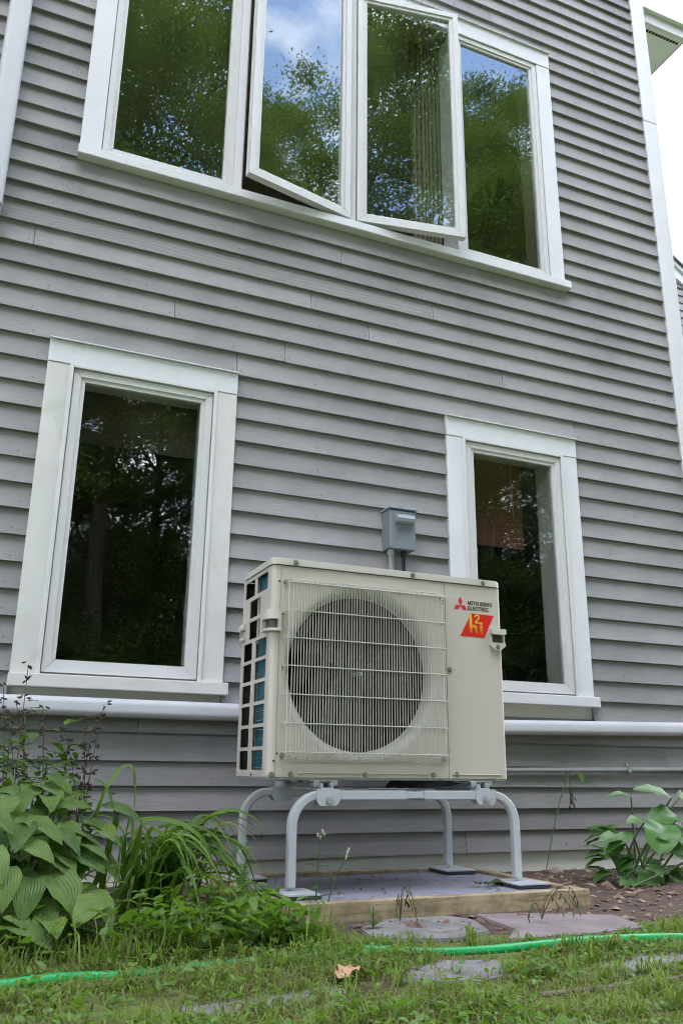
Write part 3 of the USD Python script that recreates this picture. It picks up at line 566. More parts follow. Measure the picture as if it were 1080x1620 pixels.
for ch, x, z, wx, hz in (('h', 1.690, .915, .034, .077), ('2', 1.713, .958, .022, .034), ('i', 1.735, .917, .012, .045)):
    if ch == 'i': m = cat(extrude_y(sbox(x, z, x+wx, z+.034), UYF-.0016, UYF-.001), extrude_y(sbox(x, z+.037, x+wx, z+.046), UYF-.0016, UYF-.001))
    elif ch == 'h': m = extrude_y(sbox(x, z, x+.011, z+hz).union(rrect(x, z, x+wx, z+.037, .012).union(sbox(x, z, x+wx, z+.02)).difference(rrect(x+.011, z-.01, x+wx-.011, z+.026, .006))), UYF-.0016, UYF-.001)
    else: m = on_face(meshkit.text_mesh('2', .03, bold=True), x, z, wx, hz, UYF-.001)
    obj('lettering', m, 'sticker_yellow', un)
# mounting feet under the unit
for x in (1.118, 1.716):
    for y in (UYF+.03, UYB-.03):
        obj('foot', cat(bx(x-.05, x+.05, y-.03, y+.03, UZ0-.012, UZ0-.0085), bx(x-.042, x-.022, y-.034, y-.004, UZ0-.024, UZ0-.0125), bx(x+.022, x+.042, y-.034, y-.004, UZ0-.024, UZ0-.0125)), 'galvanised', un)

# ------------------------------------------------------------------ the stand
sd = thing('unit_stand', 'grey painted steel stand with four bent tube legs under the outdoor unit', 'stand')
SF, SB = -.612, -.172
def sq_tube(pts, hw, hd):      # rounded rectangular tube swept along pts lying in a plane y = const
    pts = np.asarray(pts, float); T = np.gradient(pts, axis=0); T /= np.linalg.norm(T, axis=1)[:, None]
    q = np.array(rrect(-hw, -hd, hw, hd, .007).exterior.coords)[:-1]; V = []
    for p, t in zip(pts, T):
        nrm = np.array([-t[2], 0, t[0]]); V.append(p + q[:, :1]*nrm + q[:, 1:]*np.array([0, 1.0, 0]))
    n = len(q); V = np.vstack(V); F = []
    for i in range(len(pts)-1):
        for j in range(n): a, b = i*n+j, i*n+(j+1) % n; F += [(a, b, b+n), (a, b+n, a+n)]
    for b0 in (0, (len(pts)-1)*n): F += [(b0, b0+j, b0+j+1) for j in range(1, n-1)]
    return trimesh.Trimesh(V, F, process=False)
for yy in (SF, SB):
    for sg, xb, xl in ((1, 1.118, 1.0), (-1, 1.716, 1.842)):
        if yy == SB: xl = .975 if sg == 1 else 1.824
        xb2 = xb if yy == SF else (1.10 if sg == 1 else 1.73)
        r = .095; ztop = .347
        ang = np.linspace(0, np.pi/2, 12)
        arc = [(xl+sg*(r-r*math.cos(a)) if False else xl+sg*r*(1-math.cos(a)), yy, ztop-r+r*math.sin(a)) for a in ang]
        pts = [(xl, yy, .075), (xl, yy, .15)] + arc + [(xb2, yy, ztop)]
        obj('leg', sq_tube(pts, .0145, .0145), 'stand_paint', sd, smooth=35)
        obj('bolt', cat(tube([(xl, yy, .058), (xl, yy, .08)], .006, 10), cyl_y(xl, .072, .001, yy-.001, yy+.001, 6)), 'galvanised', sd)
        fx0, fx1, fy0, fy1 = xl-.062, xl+.066, yy-.10, yy+.055
        pl = extrude_z(rrect(fx0, fy0, fx1, fy1, .008), .0605, .0645); obj('foot_plate', pl, 'stand_paint', sd)
        obj('rubber_pad', extrude_z(rrect(fx0-.002, fy0-.002, fx1+.002, fy1+.002, .008), .0505, .0603), 'rubber', sd)
        bk = Polygon([(xb-.040, .366), (xb+.040, .366), (xb+.040, .329), (xb+.029, .315), (xb-.029, .315), (xb-.040, .329)])
        obj('bracket', cat(extrude_y(bk, yy-.0195, yy-.0165), extrude_y(bk, yy+.0165, yy+.0195), bx(xb-.040, xb+.040, yy-.0165, yy+.0165, .363, .366)), 'stand_paint', sd)
        obj('bolt', cat(cyl_y(xb+.002*sg, .332, .0105, yy-.029, yy-.0195, 6), cyl_y(xb+.002*sg, .332, .014, yy-.0215, yy-.0196, 16)), 'galvanised', sd, smooth=20)
    for a, b, s in ((1.152, 1.405, .0145), (1.405, 1.474, .0115), (1.474, 1.682, .0145)):
        obj('crossbar', extrude_x(rrect(yy-s, .347-s, yy+s, .347+s, .003), a, b), 'stand_paint', sd)
for x in (1.118, 1.716):
    obj('side_rail', cat(bx(x-.02, x+.02, SF-.01, SB+.01, .3665, .370), bx(x-.02, x-.017, SF-.01, SB+.01, .370, .384), bx(x+.017, x+.02, SF-.01, SB+.01, .370, .384)), 'stand_paint', sd)
    for y in (UYF+.02, UYB-.03): obj('clamp', cat(cbx(x-.040, x-.020, y-.022, y+.01, .372, .392, .002), cbx(x+.018, x+.036, y-.022, y+.01, .372, .388, .002)), 'galvanised', sd)
V = rng.normal(0, 1, (60, 3))*[.055, .10, .010] + [1.585, -.42, .385]; V[:, 2] = np.clip(V[:, 2], .367, .398)
bn = trimesh.convex.convex_hull(V).subdivide().subdivide(); bn.vertices += rng.normal(0, .003, bn.vertices.shape)
tag(obj('drain_mat', bn, 'rubber'), 'crumpled black rubber sheet tucked under the unit near its right foot', 'rubber sheet')

# ------------------------------------------------------------------ timber frame, pad, stones, hose
fr = thing('timber_frame', 'low rectangular frame of pale new lumber around the grey pad', 'timber frame')
FX0, FX1, FY0, FY1 = .886, 1.955, -.858, -.095
for q in ((FX0, FX1, FY0, FY0+.039), (FX0+.039+.001, FX1-.039-.001, FY1-.038, FY1)): obj('plank', cbx(q[0], q[1], q[2], q[3], -.03, .0605, .002), 'lumber', fr)
for q in ((FX0, FX0+.038, FY0+.040, FY1), (FX1-.038, FX1, FY0+.040, FY1)): obj('plank', cbx(q[0], q[1], q[2], q[3], -.03, .0598, .002), 'lumber', fr)
padm = grid(FX0+.036, FX1-.036, FY0+.037, FY1-.036, .02, lambda X, Y: .0465+.003*meshkit.fbm(np.stack([X*9, Y*9, X*0], -1), 3, 8))
tag(obj('equipment_pad', padm, 'pad_grey', smooth=True), 'flat grey pad inside the lumber frame with scattered debris', 'pad')
def slab(pts, h, m, label, seed, tilt=0):
    p = Polygon(pts).buffer(.02).buffer(-.02); c = p.exterior
    L = np.linspace(0, 1, 48, endpoint=False); Q = np.array([c.interpolate(t, normalized=True).coords[0] for t in L])
    r_ = np.random.default_rng(seed); ce = Q.mean(0)
    Q = ce + (Q-ce)*(1+.10*(meshkit.fbm(np.c_[Q*9, np.full(len(Q), seed*3.3)], 4, seed)[:, None]-.5))
    top = Polygon(Q).buffer(0)
    a = extrude_z(top, -.02, h-.004); b = extrude_z(top.buffer(-.004), h-.004, h)
    mm = cat(a, b)
    return tag(obj('flagstone', mm, m), label, 'flagstone', None)
slab([(1.03, -1.15), (1.06, -.99), (1.19, -.885), (1.40, -.89), (1.44, -.98), (1.38, -1.15), (1.237, -1.225)], .014, 'flagstone', 'grey flagstone set against the front of the lumber frame, left of the pinkish one', 1)
slab([(1.478, -.905), (1.62, -.93), (1.885, -1.06), (1.815, -1.265), (1.55, -1.30), (1.345, -1.28), (1.45, -1.16)], .016, 'flagstone_pink', 'large pinkish flagstone in front of the frame corner beside the green hose', 2)
slab([(.90, -1.45), (1.085, -1.395), (1.235, -1.45), (1.19, -1.58), (1.05, -1.615), (.895, -1.565)], .007, 'flagstone', 'grey flagstone half grown over in the lawn just right of the tan fallen leaf', 3)
slab([(1.385, -1.585), (1.55, -1.50), (1.75, -1.53), (1.72, -1.62), (1.54, -1.685), (1.405, -1.665)], .008, 'flagstone', 'grey flagstone in the lawn at the right edge below the hose', 4)
slab([(.425, -1.57), (.612, -1.53), (.752, -1.53), (.785, -1.595), (.64, -1.672), (.43, -1.65)], .005, 'flagstone', 'grey flagstone sunk in grass at the bottom edge of the lawn', 5)
tag(obj('edging_board', cbx(1.10, 1.9, -.010, .010, -.03, .011, .002).apply_transform(R(.045, [0, 0, 1], [1.1, 0, 0])).apply_translation([.0, -1.757, 0]), 'old_timber'), 'weathered wooden edging strip lying in the grass at lower right', 'edging board')
hp = np.array([(-1.2, -1.34, .012), (-.5, -1.36, .012), (.0, -1.33, .012), (0.133, -1.331, 0.012), (0.206, -1.308, 0.011), (0.268, -1.296, 0.009), (0.332, -1.296, 0.006), (0.53, -1.253, -0.001), (0.715, -1.228, -0.002), (0.842, -1.228, 0.0), (0.933, -1.246, 0.01), (1.044, -1.295, 0.008), (1.126, -1.333, 0.008), (1.288, -1.36, 0.011), (1.481, -1.355, 0.013), (1.665, -1.377, 0.014), (1.805, -1.409, 0.013), (1.968, -1.506, 0.012), (3.2, -1.75, .012), (4.5, -1.6, .012)])
from scipy.interpolate import CubicSpline
tt = np.r_[0, np.cumsum(np.linalg.norm(np.diff(hp, axis=0), axis=1))]
cs_ = CubicSpline(tt, hp); tag(obj('garden_hose', tube(cs_(np.linspace(0, tt[-1], 160)), .0112, 12), 'hose', smooth=True), 'bright green garden hose lying through the grass', 'hose')
rk = trimesh.creation.icosphere(3, .032); rk.vertices *= [1.1, .8, .75]; rk.vertices *= 1+.35*(meshkit.fbm(rk.vertices*40, 3, 5)[:, None]-.5); rk.apply_translation([2.395, -.10, .028])
tag(obj('stone', rk, 'rock', smooth=30), 'small pale stone on the soil beside the frame back corner', 'stone')
# mulch chips and crumbs on the soil
def chips(n, region, size, mt, name, seed, label):
    r_ = np.random.default_rng(seed); ms = []
    T = np.array([(0, 0, 0), (1, 0, .15), (.9, .45, .1), (.1, .5, 0), (.5, .25, .3)])-[.5, .25, .1]
    F = np.array([(0, 1, 4), (1, 2, 4), (2, 3, 4), (3, 0, 4), (0, 2, 1), (0, 3, 2)])
    V, FF = [], []
    for k in range(n):
        x, y = r_.uniform(region[0], region[1]), r_.uniform(region[2], region[3])
        if FX0-.01 < x < FX1+.01 and FY0-.01 < y < FY1+.01: continue
        a = r_.uniform(0, 6.28); s = size*r_.lognormal(0, .5)
        M = np.array([[math.cos(a), -math.sin(a), 0], [math.sin(a), math.cos(a), 0], [0, 0, 1]])
        z = float(soil_h(np.array(x), np.array(y)))
        V.append((T*r_.uniform(.6, 1.4, (5, 3))*s) @ M.T + [x, y, z+.004]); FF.append(F+5*len(FF))
    tag(obj(name, trimesh.Trimesh(np.vstack(V), np.vstack(FF), process=False), mt), label, kind='stuff')
chips(2600, (-.3, 4.0, -1.15, -.02), .016, 'mulch', 'bark_mulch', 21, 'brown bark chips and crumbs on the soil bed')
chips(420, (1.7, 4.0, -1.15, -.02), .022, 'mulch_pale', 'wood_chips', 22, 'paler wood chips scattered on the soil bed')

# ------------------------------------------------------------------ plants
def leaf(P0, P1, width, sag=.25, n=9, kind='ovate', up=(0, 0, 1), fold=.18, wave=.05, cols=5, seed=0, lift=None):
    P0, P1 = np.asarray(P0, float), np.asarray(P1, float); L = np.linalg.norm(P1-P0)
    mid = (P0+P1)/2 + np.asarray(up, float)*L*sag
    C = bez(P0, mid, P1, n=n); s = np.linspace(0, 1, n)
    if kind == 'ovate': Wd = np.sin(np.pi*np.clip(s, 0, 1)**.72)**.72*(1-.12*s)
    elif kind == 'round': Wd = np.sqrt(np.clip(1-(2*s-1)**2, 0, 1))
    elif kind == 'lance': Wd = np.sin(np.pi*s**.75)
    else: Wd = np.minimum(1, (1-s)*2.2)**.8*np.minimum(1, .45+s*3)
    Wd = np.maximum(Wd, .02)*width
    return ribbon(C, Wd, up=up, fold=fold, cols=cols, wave=wave, seed=seed)
def leafobj(parent, name, mt, *a, **k):
    m, uv = leaf(*a, **k); return obj(name, m, mt, parent, smooth=True, uv=uv)

# hosta on the left
rp = np.random.default_rng(31)
ho = thing('hosta', 'hosta clump with broad ribbed green leaves at the left edge of the picture', 'plant')
HB = np.array([.20, -.82, .0])
picks = [((31, 1297), (99, 1338), -.86, -.95, 19), ((88, 1276), (146, 1279), -.78, -.80, 16), ((14, 1333), (86, 1368), -.92, -1.0, 22), ((92, 1342), (167, 1384), -.86, -.94, 21), ((78, 1385), (118, 1452), -.94, -1.02, 28),
         ((46, 1388), (34, 1462), -.98, -1.06, 24), ((8, 1372), (2, 1446), -.98, -1.06, 22), ((2, 1438), (46, 1474), -1.0, -1.08, 17), ((10, 1292), (52, 1256), -.86, -.82, 19), ((74, 1226), (106, 1254), -.7, -.74, 13), ((130, 1306), (180, 1324), -.76, -.80, 15),
         ((88, 1360), (108, 1388), -.9, -.96, 15), ((-20, 1290), (20, 1322), -.9, -.98, 16), ((40, 1320), (95, 1312), -.84, -.80, 17), ((110, 1330), (150, 1340), -.78, -.76, 17), ((60, 1420), (80, 1485), -.98, -1.06, 20), ((-25, 1340), (5, 1400), -1.0, -1.04, 22),
         ((120, 1400), (165, 1440), -.9, -.96, 18), ((20, 1260), (-5, 1300), -.84, -.9, 18), ((100, 1300), (120, 1350), -.8, -.9, 18), ((-40, 1420), (-10, 1480), -1.02, -1.08, 22), ((150, 1350), (190, 1400), -.74, -.8, 15), ((55, 1290), (20, 1350), -.82, -.95, 19)]
for k, (a, b, ya, yb, wpx) in enumerate(picks):
    A, B = at(*a, ya), at(*b, yb)
    leafobj(ho, 'leaf', 'hosta', A, B, wpx*.00178, sag=rp.uniform(.12, .28), up=(.05, -.45, .9), fold=rp.uniform(.12, .35), wave=rp.uniform(.04, .13), n=11, cols=7, seed=k)
    root = HB + rp.normal(0, .03, 3)*[1, 1, 0]
    obj('petiole', tube(bez(root, (root+A)/2+[0, 0, .06], A, n=8), np.linspace(.005, .003, 8), 6), 'stem', ho, smooth=True)
# inner hosta leaves behind, to fill the clump
for k in range(26):
    a = rp.uniform(0, 6.28); r0 = rp.uniform(.03, .12); h = rp.uniform(.10, .30)
    A = HB + [r0*math.cos(a), .06+r0*math.sin(a), h]; B = A + [.13*math.cos(a), .13*math.sin(a), rp.uniform(-.07, .01)]
    leafobj(ho, 'leaf', 'hosta', A, B, rp.uniform(.028, .042), sag=.2, n=8, cols=5, wave=.08, seed=k)
for k in range(46):
    px, py = rp.uniform(-30, 165), rp.uniform(1235, 1470); dep = -.62-.36*(py-1235)/235-rp.uniform(0, .06)
    if px > 190-.35*(1470-py)*.3: continue
    A = at(px, py, dep); d = np.array([rp.normal(0, .6), -.75, rp.uniform(-.7, -.1)]); d /= np.linalg.norm(d)
    leafobj(ho, 'leaf', 'hosta', A, A+d*rp.uniform(.10, .15), rp.uniform(.028, .042), sag=rp.uniform(.15, .3), up=(.05, -.4, .9), fold=rp.uniform(.1, .3), n=9, cols=5, wave=rp.uniform(.04, .12), seed=k)
    obj('petiole', tube(bez(HB+rp.normal(0, .04, 3)*[1, 1, 0], (HB+A)/2+[0, 0, .05], A, n=6), np.linspace(.0045, .003, 6), 5), 'stem', ho, smooth=True)
# daylily fountain
dl = thing('daylily', 'daylily with long arching strap leaves left of the timber frame', 'plant')
DB = np.array([.56, -.66, 0])
for k in range(95):
    a = rp.uniform(-.9, 2.0) if k % 3 else rp.uniform(0, 6.28); reach = rp.uniform(.10, .36); h = rp.uniform(.16, .315)
    base = DB + [rp.normal(0, .05), rp.normal(0, .04), 0]
    dv = np.array([math.cos(a), math.sin(a)*.8-.1, 0]); tip = base + dv*reach*1.05 + [0, 0, max(.02, h-rp.uniform(.08, .26))]
    C = bez(base, base+dv*reach*.15+[0, 0, h*.9], base+dv*reach*.6+[0, 0, h*1.25], tip, n=13)
    Wd = np.minimum(1, .5+np.linspace(0, 1, 13)*2)*np.clip((1-np.linspace(0, 1, 13))*2.5, .05, 1)*rp.uniform(.0055, .0095)
    m, uv = ribbon(C, Wd, fold=.5, cols=3, twist=rp.normal(0, .6)); obj('leaf', m, 'lily' if rp.random() > .04 else 'blade_dry', dl, smooth=True, uv=uv)
def strap(pxs, ys, w, parent):
    P = np.array([at(*p, y) for p, y in zip(pxs, ys)]); t = np.linspace(0, 1, len(P)); C = CubicSpline(t, P)(np.linspace(0, 1, 16))
    Wd = np.clip((1-np.linspace(0, 1, 16))*3, .06, 1)*w; m, uv = ribbon(C, Wd, up=(0, -.6, .8), fold=.4, cols=3); obj('leaf', m, 'lily', parent, smooth=True, uv=uv)
for pxs, w in ((((150, 1300), (178, 1232), (205, 1211), (213, 1240), (214, 1285)), .005), (((160, 1420), (170, 1350), (184, 1300), (186, 1296)), .009), (((165, 1430), (195, 1400), (216, 1340), (224, 1296)), .010), (((218, 1300), (270, 1300), (320, 1330), (330, 1400)), .009),
               (((250, 1310), (310, 1308), (345, 1330), (362, 1362)), .006), (((290, 1345), (340, 1350), (380, 1392), (398, 1425)), .009), (((215, 1390), (260, 1350), (300, 1348), (312, 1410)), .009), (((120, 1455), (150, 1400), (180, 1330)), .008),
               (((150, 1235), (170, 1250), (180, 1280), (184, 1296)), .003), (((225, 1440), (235, 1370), (225, 1310)), .008)):
    strap(pxs, np.linspace(-.72, -.76, len(pxs)), w, dl)
# generic leafy weed: upright stem with pairs of pointed leaves
def weed_plant(name, label, cat_, base, h, nl, lw, ll, mt, group=None, seed=0, lean=(0, 0), kind='lance', tops=None):
    r_ = np.random.default_rng(seed); t = thing(name, label, cat_, group, loc=base)
    top = np.array([lean[0], lean[1], h]); C = bez((0, 0, 0), top*[.2, .2, .55], top, n=9)
    obj('stem', tube(C, np.linspace(.0028, .0012, 9), 5), 'stem', t, smooth=True)
    for k in range(nl):
        f = .25+.75*(k//2)/max(1, (nl-1)//2); p = C[min(8, int(f*8))]
        a = (k % 2)*math.pi + (k//2)*1.4 + r_.normal(0, .25); L = ll*(1.15-.5*f)*r_.uniform(.8, 1.2)
        d = np.array([math.cos(a), math.sin(a), r_.uniform(-.1, .35)])
        leafobj(t, 'leaf', mt, p, p+d*L, lw*(1.15-.45*f), sag=.14, n=6, cols=3, kind=kind, fold=.25, wave=.08, seed=k)
    if tops: 
        for dx, dz in tops:
            s = trimesh.creation.icosphere(1, .0038); s.vertices *= [1, 1, 1.9]; s.apply_translation(top+[dx, 0, dz]); obj('flower_head', s, 'flower', t)
    return t
def gp(px, py): return ground_at(px, py)
WG = 'leafy weeds in front of the daylily'
ORD = 'leftmost second third fourth fifth sixth seventh eighth ninth tenth eleventh twelfth thirteenth fourteenth fifteenth rightmost'.split()
for k, (px, py, h) in enumerate(sorted(((165, 1492, .12), (205, 1498, .10), (60, 1500, .09), (330, 1478, .12), (345, 1490, .10), (130, 1505, .09), (290, 1500, .08), (255, 1480, .12), (25, 1505, .08), (380, 1470, .13), (240, 1505, .08), (355, 1455, .13), (310, 1462, .14)))):
    WL = f'bright green leafy weed, {ORD[k]}{"" if k == 0 else " from the left"} along the front of the hosta and daylily'
    weed_plant('weed', WL, 'weed', gp(px, py), h*rp.uniform(1.0, 1.6), 12, .014, .052, 'weed', WG, seed=100+k, lean=tuple(rp.normal(0, .02, 2)), kind='ovate')
weed_plant('knotweed', 'tall thin weed with narrow leaves and small pale flower heads before the left stand leg', 'weed', np.array([1.01, -.80, .0]), .235, 9, .010, .055, 'weed_dark', seed=140, lean=(.0, -.03), tops=((0, 0), (.012, .008), (-.008, .006), (.006, .016)))
weed_plant('knotweed', 'shorter flowering weed leaning right across the left foot plate', 'weed', np.array([1.025, -.83, .0]), .18, 6, .008, .05, 'weed_dark', seed=141, lean=(.06, -.02), tops=((0, 0), (.004, .012), (.008, .02)))
weed_plant('weed', 'dark lance-leaved weed standing at the left front corner of the frame', 'weed', gp(432, 1492), .09, 4, .012, .07, 'weed_dark', seed=142)
for k, (px, py, h, w_) in enumerate(((398, 1482, .10, 'green weed leaning toward the left front corner of the frame'), (425, 1478, .09, 'weed growing against the left front corner of the frame'), (372, 1440, .12, 'weed beside the left edge of the lumber frame'), (450, 1500, .07, 'low weed below the left front corner of the frame'))):
    weed_plant('weed', w_, 'weed', gp(px, py), h, 12, .012, .045, 'weed', seed=160+k, lean=(.02, -.01), kind='ovate')
# dead flower stalks by the wall at far left
DG = 'dead flower stalks at the left'
DLS = ['tallest brown dead flower stalk, leaning right across the bottom corner of the left window', 'brown dead flower stalk with seed pods just right of the tallest one', 'brown dead seed stalk ending over the white pipe cover below the window sill', 'short brown dead stalk in the middle of the row of seed stalks',
       'brown dead stalk with seed pods, third from the right of the row', 'dead flower stalk leaning furthest right beyond the hosta', 'brown dead stalk at the very left edge of the picture', 'brown dead stalk second from the right, close to the wall', 'half-height brown dead stalk low at the left edge']
for k, (px, py, y, z2) in enumerate(((8, 1240, -.55, (45, 1052)), (40, 1240, -.5, (25, 1110)), (60, 1240, -.5, (68, 1120)), (125, 1240, -.45, (100, 1150)), (128, 1250, -.45, (132, 1140)), (120, 1260, -.45, (165, 1115)), (-4, 1240, -.55, (5, 1085)), (112, 1240, -.42, (150, 1140)), (20, 1250, -.55, (10, 1120)))):
    A = at(px, py+130, y); A[2] = 0; B = at(*z2, y)
    t = thing('dead_stalk', DLS[k], 'dead stalk', DG)
    C = bez(A, A+[0, 0, (B[2])*.6], B, n=14); obj('stem', tube(C, np.linspace(.0025, .001, 14), 5), 'stem_dry', t)
    ms = []
    for j in range(26):
        p = C[7+int(j/26*7)] + rp.normal(0, .004, 3); d = np.array([rp.normal(0, 1), rp.normal(0, .6), rp.uniform(-.6, .8)]); d /= np.linalg.norm(d)
        ms.append(tube([p, p+d*.006, p+d*.012, p+d*.018], [.0006, .0028, .003, .0004], 5))
    tag(obj('seed_pods', cat(*ms), 'dead_leaf', t), kind='stuff')
# leafy tangle behind the hosta
for k, (px, py, y, sz) in enumerate(((40, 1130, -.42, .06), (15, 1170, -.5, .07), (75, 1200, -.45, .06), (110, 1170, -.4, .055), (20, 1220, -.6, .075), (60, 1240, -.55, .07), (95, 1225, -.5, .06), (130, 1260, -.5, .06))):
    c = at(px, py, y); t = thing('garden_perennial', ['leafy vine tangle at the top left under the window sill corner', 'leafy green perennial at the left edge below the vine tangle', 'green perennial with pointed leaves rising before the white pipe cover', 'rightmost upper green perennial among the dead stalks', 'low leafy perennial at the left edge just above the hosta', 'leafy perennial directly behind the middle of the hosta',
        'leafy perennial behind the right side of the hosta', 'leafy perennial between the hosta and the tall bent daylily blade'][k], 'plant', 'green perennials behind the hosta')
    base = np.array([c[0]+rp.normal(0, .02), y+.02, 0]); C = bez(base, (base+c)/2+[0, 0, .05], c, n=8)
    obj('stem', tube(C, .0022, 5), 'stem', t)
    for j in range(48):
        p = C[min(7, 3+int(rp.uniform(0, 5)))] + rp.normal(0, .03, 3); a = rp.uniform(0, 6.28); d = np.array([math.cos(a), math.sin(a)*.7, rp.uniform(-.6, .3)])
        leafobj(t, 'leaf', 'weed_dark' if rp.random() < .6 else 'weed', p, p+d*sz*rp.uniform(.5, 1.1), rp.uniform(.008, .018), sag=.15, n=6, cols=3, kind='ovate', seed=j)
# broad-leaved plant at right
bl = thing('broadleaf_plant', 'plant with large rounded glossy green leaves at the right edge before the wall', 'plant')
RB = np.array([2.55, -.42, 0.])
bpk = [((1048, 1305), (1040, 1352), -.52, -.60, 25), ((1072, 1292), (1020, 1308), -.46, -.44, 22), ((1062, 1262), (1000, 1250), -.42, -.40, 15), ((1020, 1300), (990, 1304), -.48, -.52, 11), ((998, 1262), (956, 1266), -.44, -.46, 7), ((985, 1330), (945, 1335), -.50, -.54, 13), ((960, 1350), (985, 1325), -.5, -.5, 16), ((1000, 1320), (958, 1350), -.52, -.54, 10),
       ((1090, 1330), (1066, 1352), -.5, -.56, 24), ((1075, 1262), (1105, 1280), -.4, -.4, 24), ((1010, 1395), (980, 1402), -.52, -.56, 16), ((1040, 1385), (1010, 1412), -.52, -.58, 18), ((1090, 1390), (1060, 1412), -.5, -.58, 20), ((1075, 1380), (1100, 1400), -.45, -.5, 26), ((1060, 1330), (1085, 1345), -.4, -.4, 26), ((1050, 1300), (1080, 1310), -.36, -.36, 24), ((1000, 1380), (1025, 1380), -.44, -.44, 18)]
for k, (a, b, ya, yb, wpx) in enumerate(bpk):
    A, B = at(*a, ya), at(*b, yb); L = max(.05, np.linalg.norm(B-A))
    leafobj(bl, 'leaf', 'broadleaf', A, B, wpx*.0027, sag=rp.uniform(.1, .3), up=(-.1, -.5, .85), fold=rp.uniform(.05, .35), wave=rp.uniform(.06, .16), n=11, cols=7, kind='round' if k in (0, 8, 9) else 'ovate', seed=k)
    root = RB + rp.normal(0, .04, 3)*[1, 1, 0]; obj('petiole', tube(bez(root, (root+A)/2+[0, 0, .05], A, n=8), np.linspace(.005, .003, 8), 6), 'stem', bl, smooth=True)
obj('fallen_stalk', tube([at(1000, 1404, -.62), at(1040, 1385, -.6), at(1085, 1364, -.58)], .0045, 6), 'stem', bl, smooth=True)
for k in range(30):
    a = rp.uniform(0, 6.28); A = RB + [.12*math.cos(a), .10*math.sin(a), rp.uniform(.04, .22)]; B = A+[.1*math.cos(a), .1*math.sin(a), rp.uniform(-.05, .02)]
    leafobj(bl, 'leaf', 'broadleaf', A, B, rp.uniform(.035, .055), sag=.2, n=8, cols=5, wave=.1, seed=k)
# thin stalk with one fresh leaf and a withered bundle
ts = thing('lone_stalk', 'thin lone stem with one green leaf and a withered seed head before the conduit', 'weed')
yq = -.20
C = CubicSpline([0, .35, .7, 1], np.array([at(862, 1392, yq), at(872, 1330, yq), at(887, 1262, yq), at(901, 1221, yq)]))(np.linspace(0, 1, 14)); C[0][2] = .0
obj('stem', tube(C, .0022, 6), 'stem', ts)
obj('stem', tube([at(900, 1222, yq), at(901, 1240, yq), at(904, 1265, yq)], .0016, 5), 'stem_dry', ts)
obj('stem', tube([at(901, 1228, yq), at(910, 1223, yq), at(917, 1226, yq)], .0016, 5), 'stem', ts)
leafobj(ts, 'leaf', 'weed', at(914, 1223, yq), at(926, 1242, yq), .016, sag=.2, up=(0, -.9, .3), n=7, cols=3, kind='ovate')
ms = []
for j in range(22):
    p = at(904+rp.normal(0, 2.2), rp.uniform(1250, 1275), yq+rp.normal(0, .006)); d = np.array([rp.normal(0, .4), rp.normal(0, .4), -1]); ms.append(ribbon([p, p+d*.008, p+d*.016], [.002, .005, .001], up=(0, -1, .2), cols=3)[0])
obj('withered_head', cat(*ms), 'dead_leaf', ts)
# wilted weeds in front of the frame
def wilted(base, label, arcs, seed):
    r_ = np.random.default_rng(seed); t = thing('wilted_weed', label, 'weed')
    for (dx, h, ex, ez) in arcs:
        C = bez(base, base+[dx*.5, 0, h*1.1], base+[dx, -.01, h*1.25], base+[ex, -.015, ez], n=12)
        obj('stem', tube(C, .0012, 5), 'stem_dry' if r_.random() < .6 else 'blade_dry', t)
        ms = []
        for j in range(4):
            p = C[8+int(j)] ; d = np.array([r_.normal(0, .3), r_.normal(0, .3), -1]); L = r_.uniform(.010, .024)
            ms.append(ribbon([p, p+d*L*.5, p+d*L], [.0012, .0032, .0008], up=(.3, -1, .1), cols=3, fold=.6)[0])
        obj('withered_leaves', cat(*ms), 'dead_leaf' if r_.random() < .7 else 'weed_dark', t)
wilted(np.array([1.60, -1.08, .02]), 'wilted brown weed drooping over the pinkish flagstone', ((.02, .07, .06, .02), (.05, .085, .10, .015), (.09, .08, .12, .02), (-.03, .05, -.06, .01), (.10, .09, .115, .05)), 5)
wilted(np.array([1.22, -.93, .01]), 'wilted weed standing before the middle of the lumber frame', ((.005, .10, .03, .04), (.02, .11, .045, .01), (-.01, .08, -.02, .03), (.0, .06, .02, .05)), 6)
weed_plant('weed', 'small yellow-green weed at the front edge of the left grey flagstone', 'weed', gp(590, 1478), .07, 9, .009, .035, 'weed', seed=150)
# leaves lying about
def fallen(px, py, z, L, W_, ang, mt, label, name='fallen_leaf', kind='ovate', curl=.25):
    c = ground_at(px, py, z); d = np.array([math.cos(ang), math.sin(ang), 0])*L/2
    m, uv = leaf(c-d+[0, 0, .004], c+d+[0, 0, .006], W_, sag=curl, n=9, cols=5, wave=.25, kind=kind, seed=px); m.vertices[:, 2] += .002
    return tag(obj(name, m, mt, smooth=True, uv=uv), label, 'leaf')
fallen(553, 1549, .012, .075, .026, .5, 'tan_leaf', 'dry tan leaf lying on the lawn near the bottom centre', curl=.3)
fallen(655, 1545, .014, .045, .011, -.4, 'dead_leaf', 'dark reddish brown leaf on the flagstone right of the tan leaf')
fallen(855, 1545, .012, .09, .024, -.3, 'weed_dark', 'flat dark green leaf lying in the grass right of the centre flagstones')
fallen(540, 1420, .052, .03, .008, .1, 'weed_dark', 'small green leaf on the pad beside the left foot plate')
lf = node('torn_leaf', None); tag(lf, 'torn feathery green leaf lying on the pad left of the right foot plate', 'leaf')
c = ground_at(768, 1402, .05)
for j in range(11):
    a = -2.6+j*.28+rp.normal(0, .1); p = c+[.05*(j-5)/5*.6, .012*rp.normal(), .004]
    leafobj(lf, 'leaflet', 'weed_dark', p, p+np.array([math.cos(a), math.sin(a)*.8, .25])*rp.uniform(.03, .05), .008, n=6, cols=3, kind='lance', seed=j)
r_ = np.random.default_rng(77); ms = []
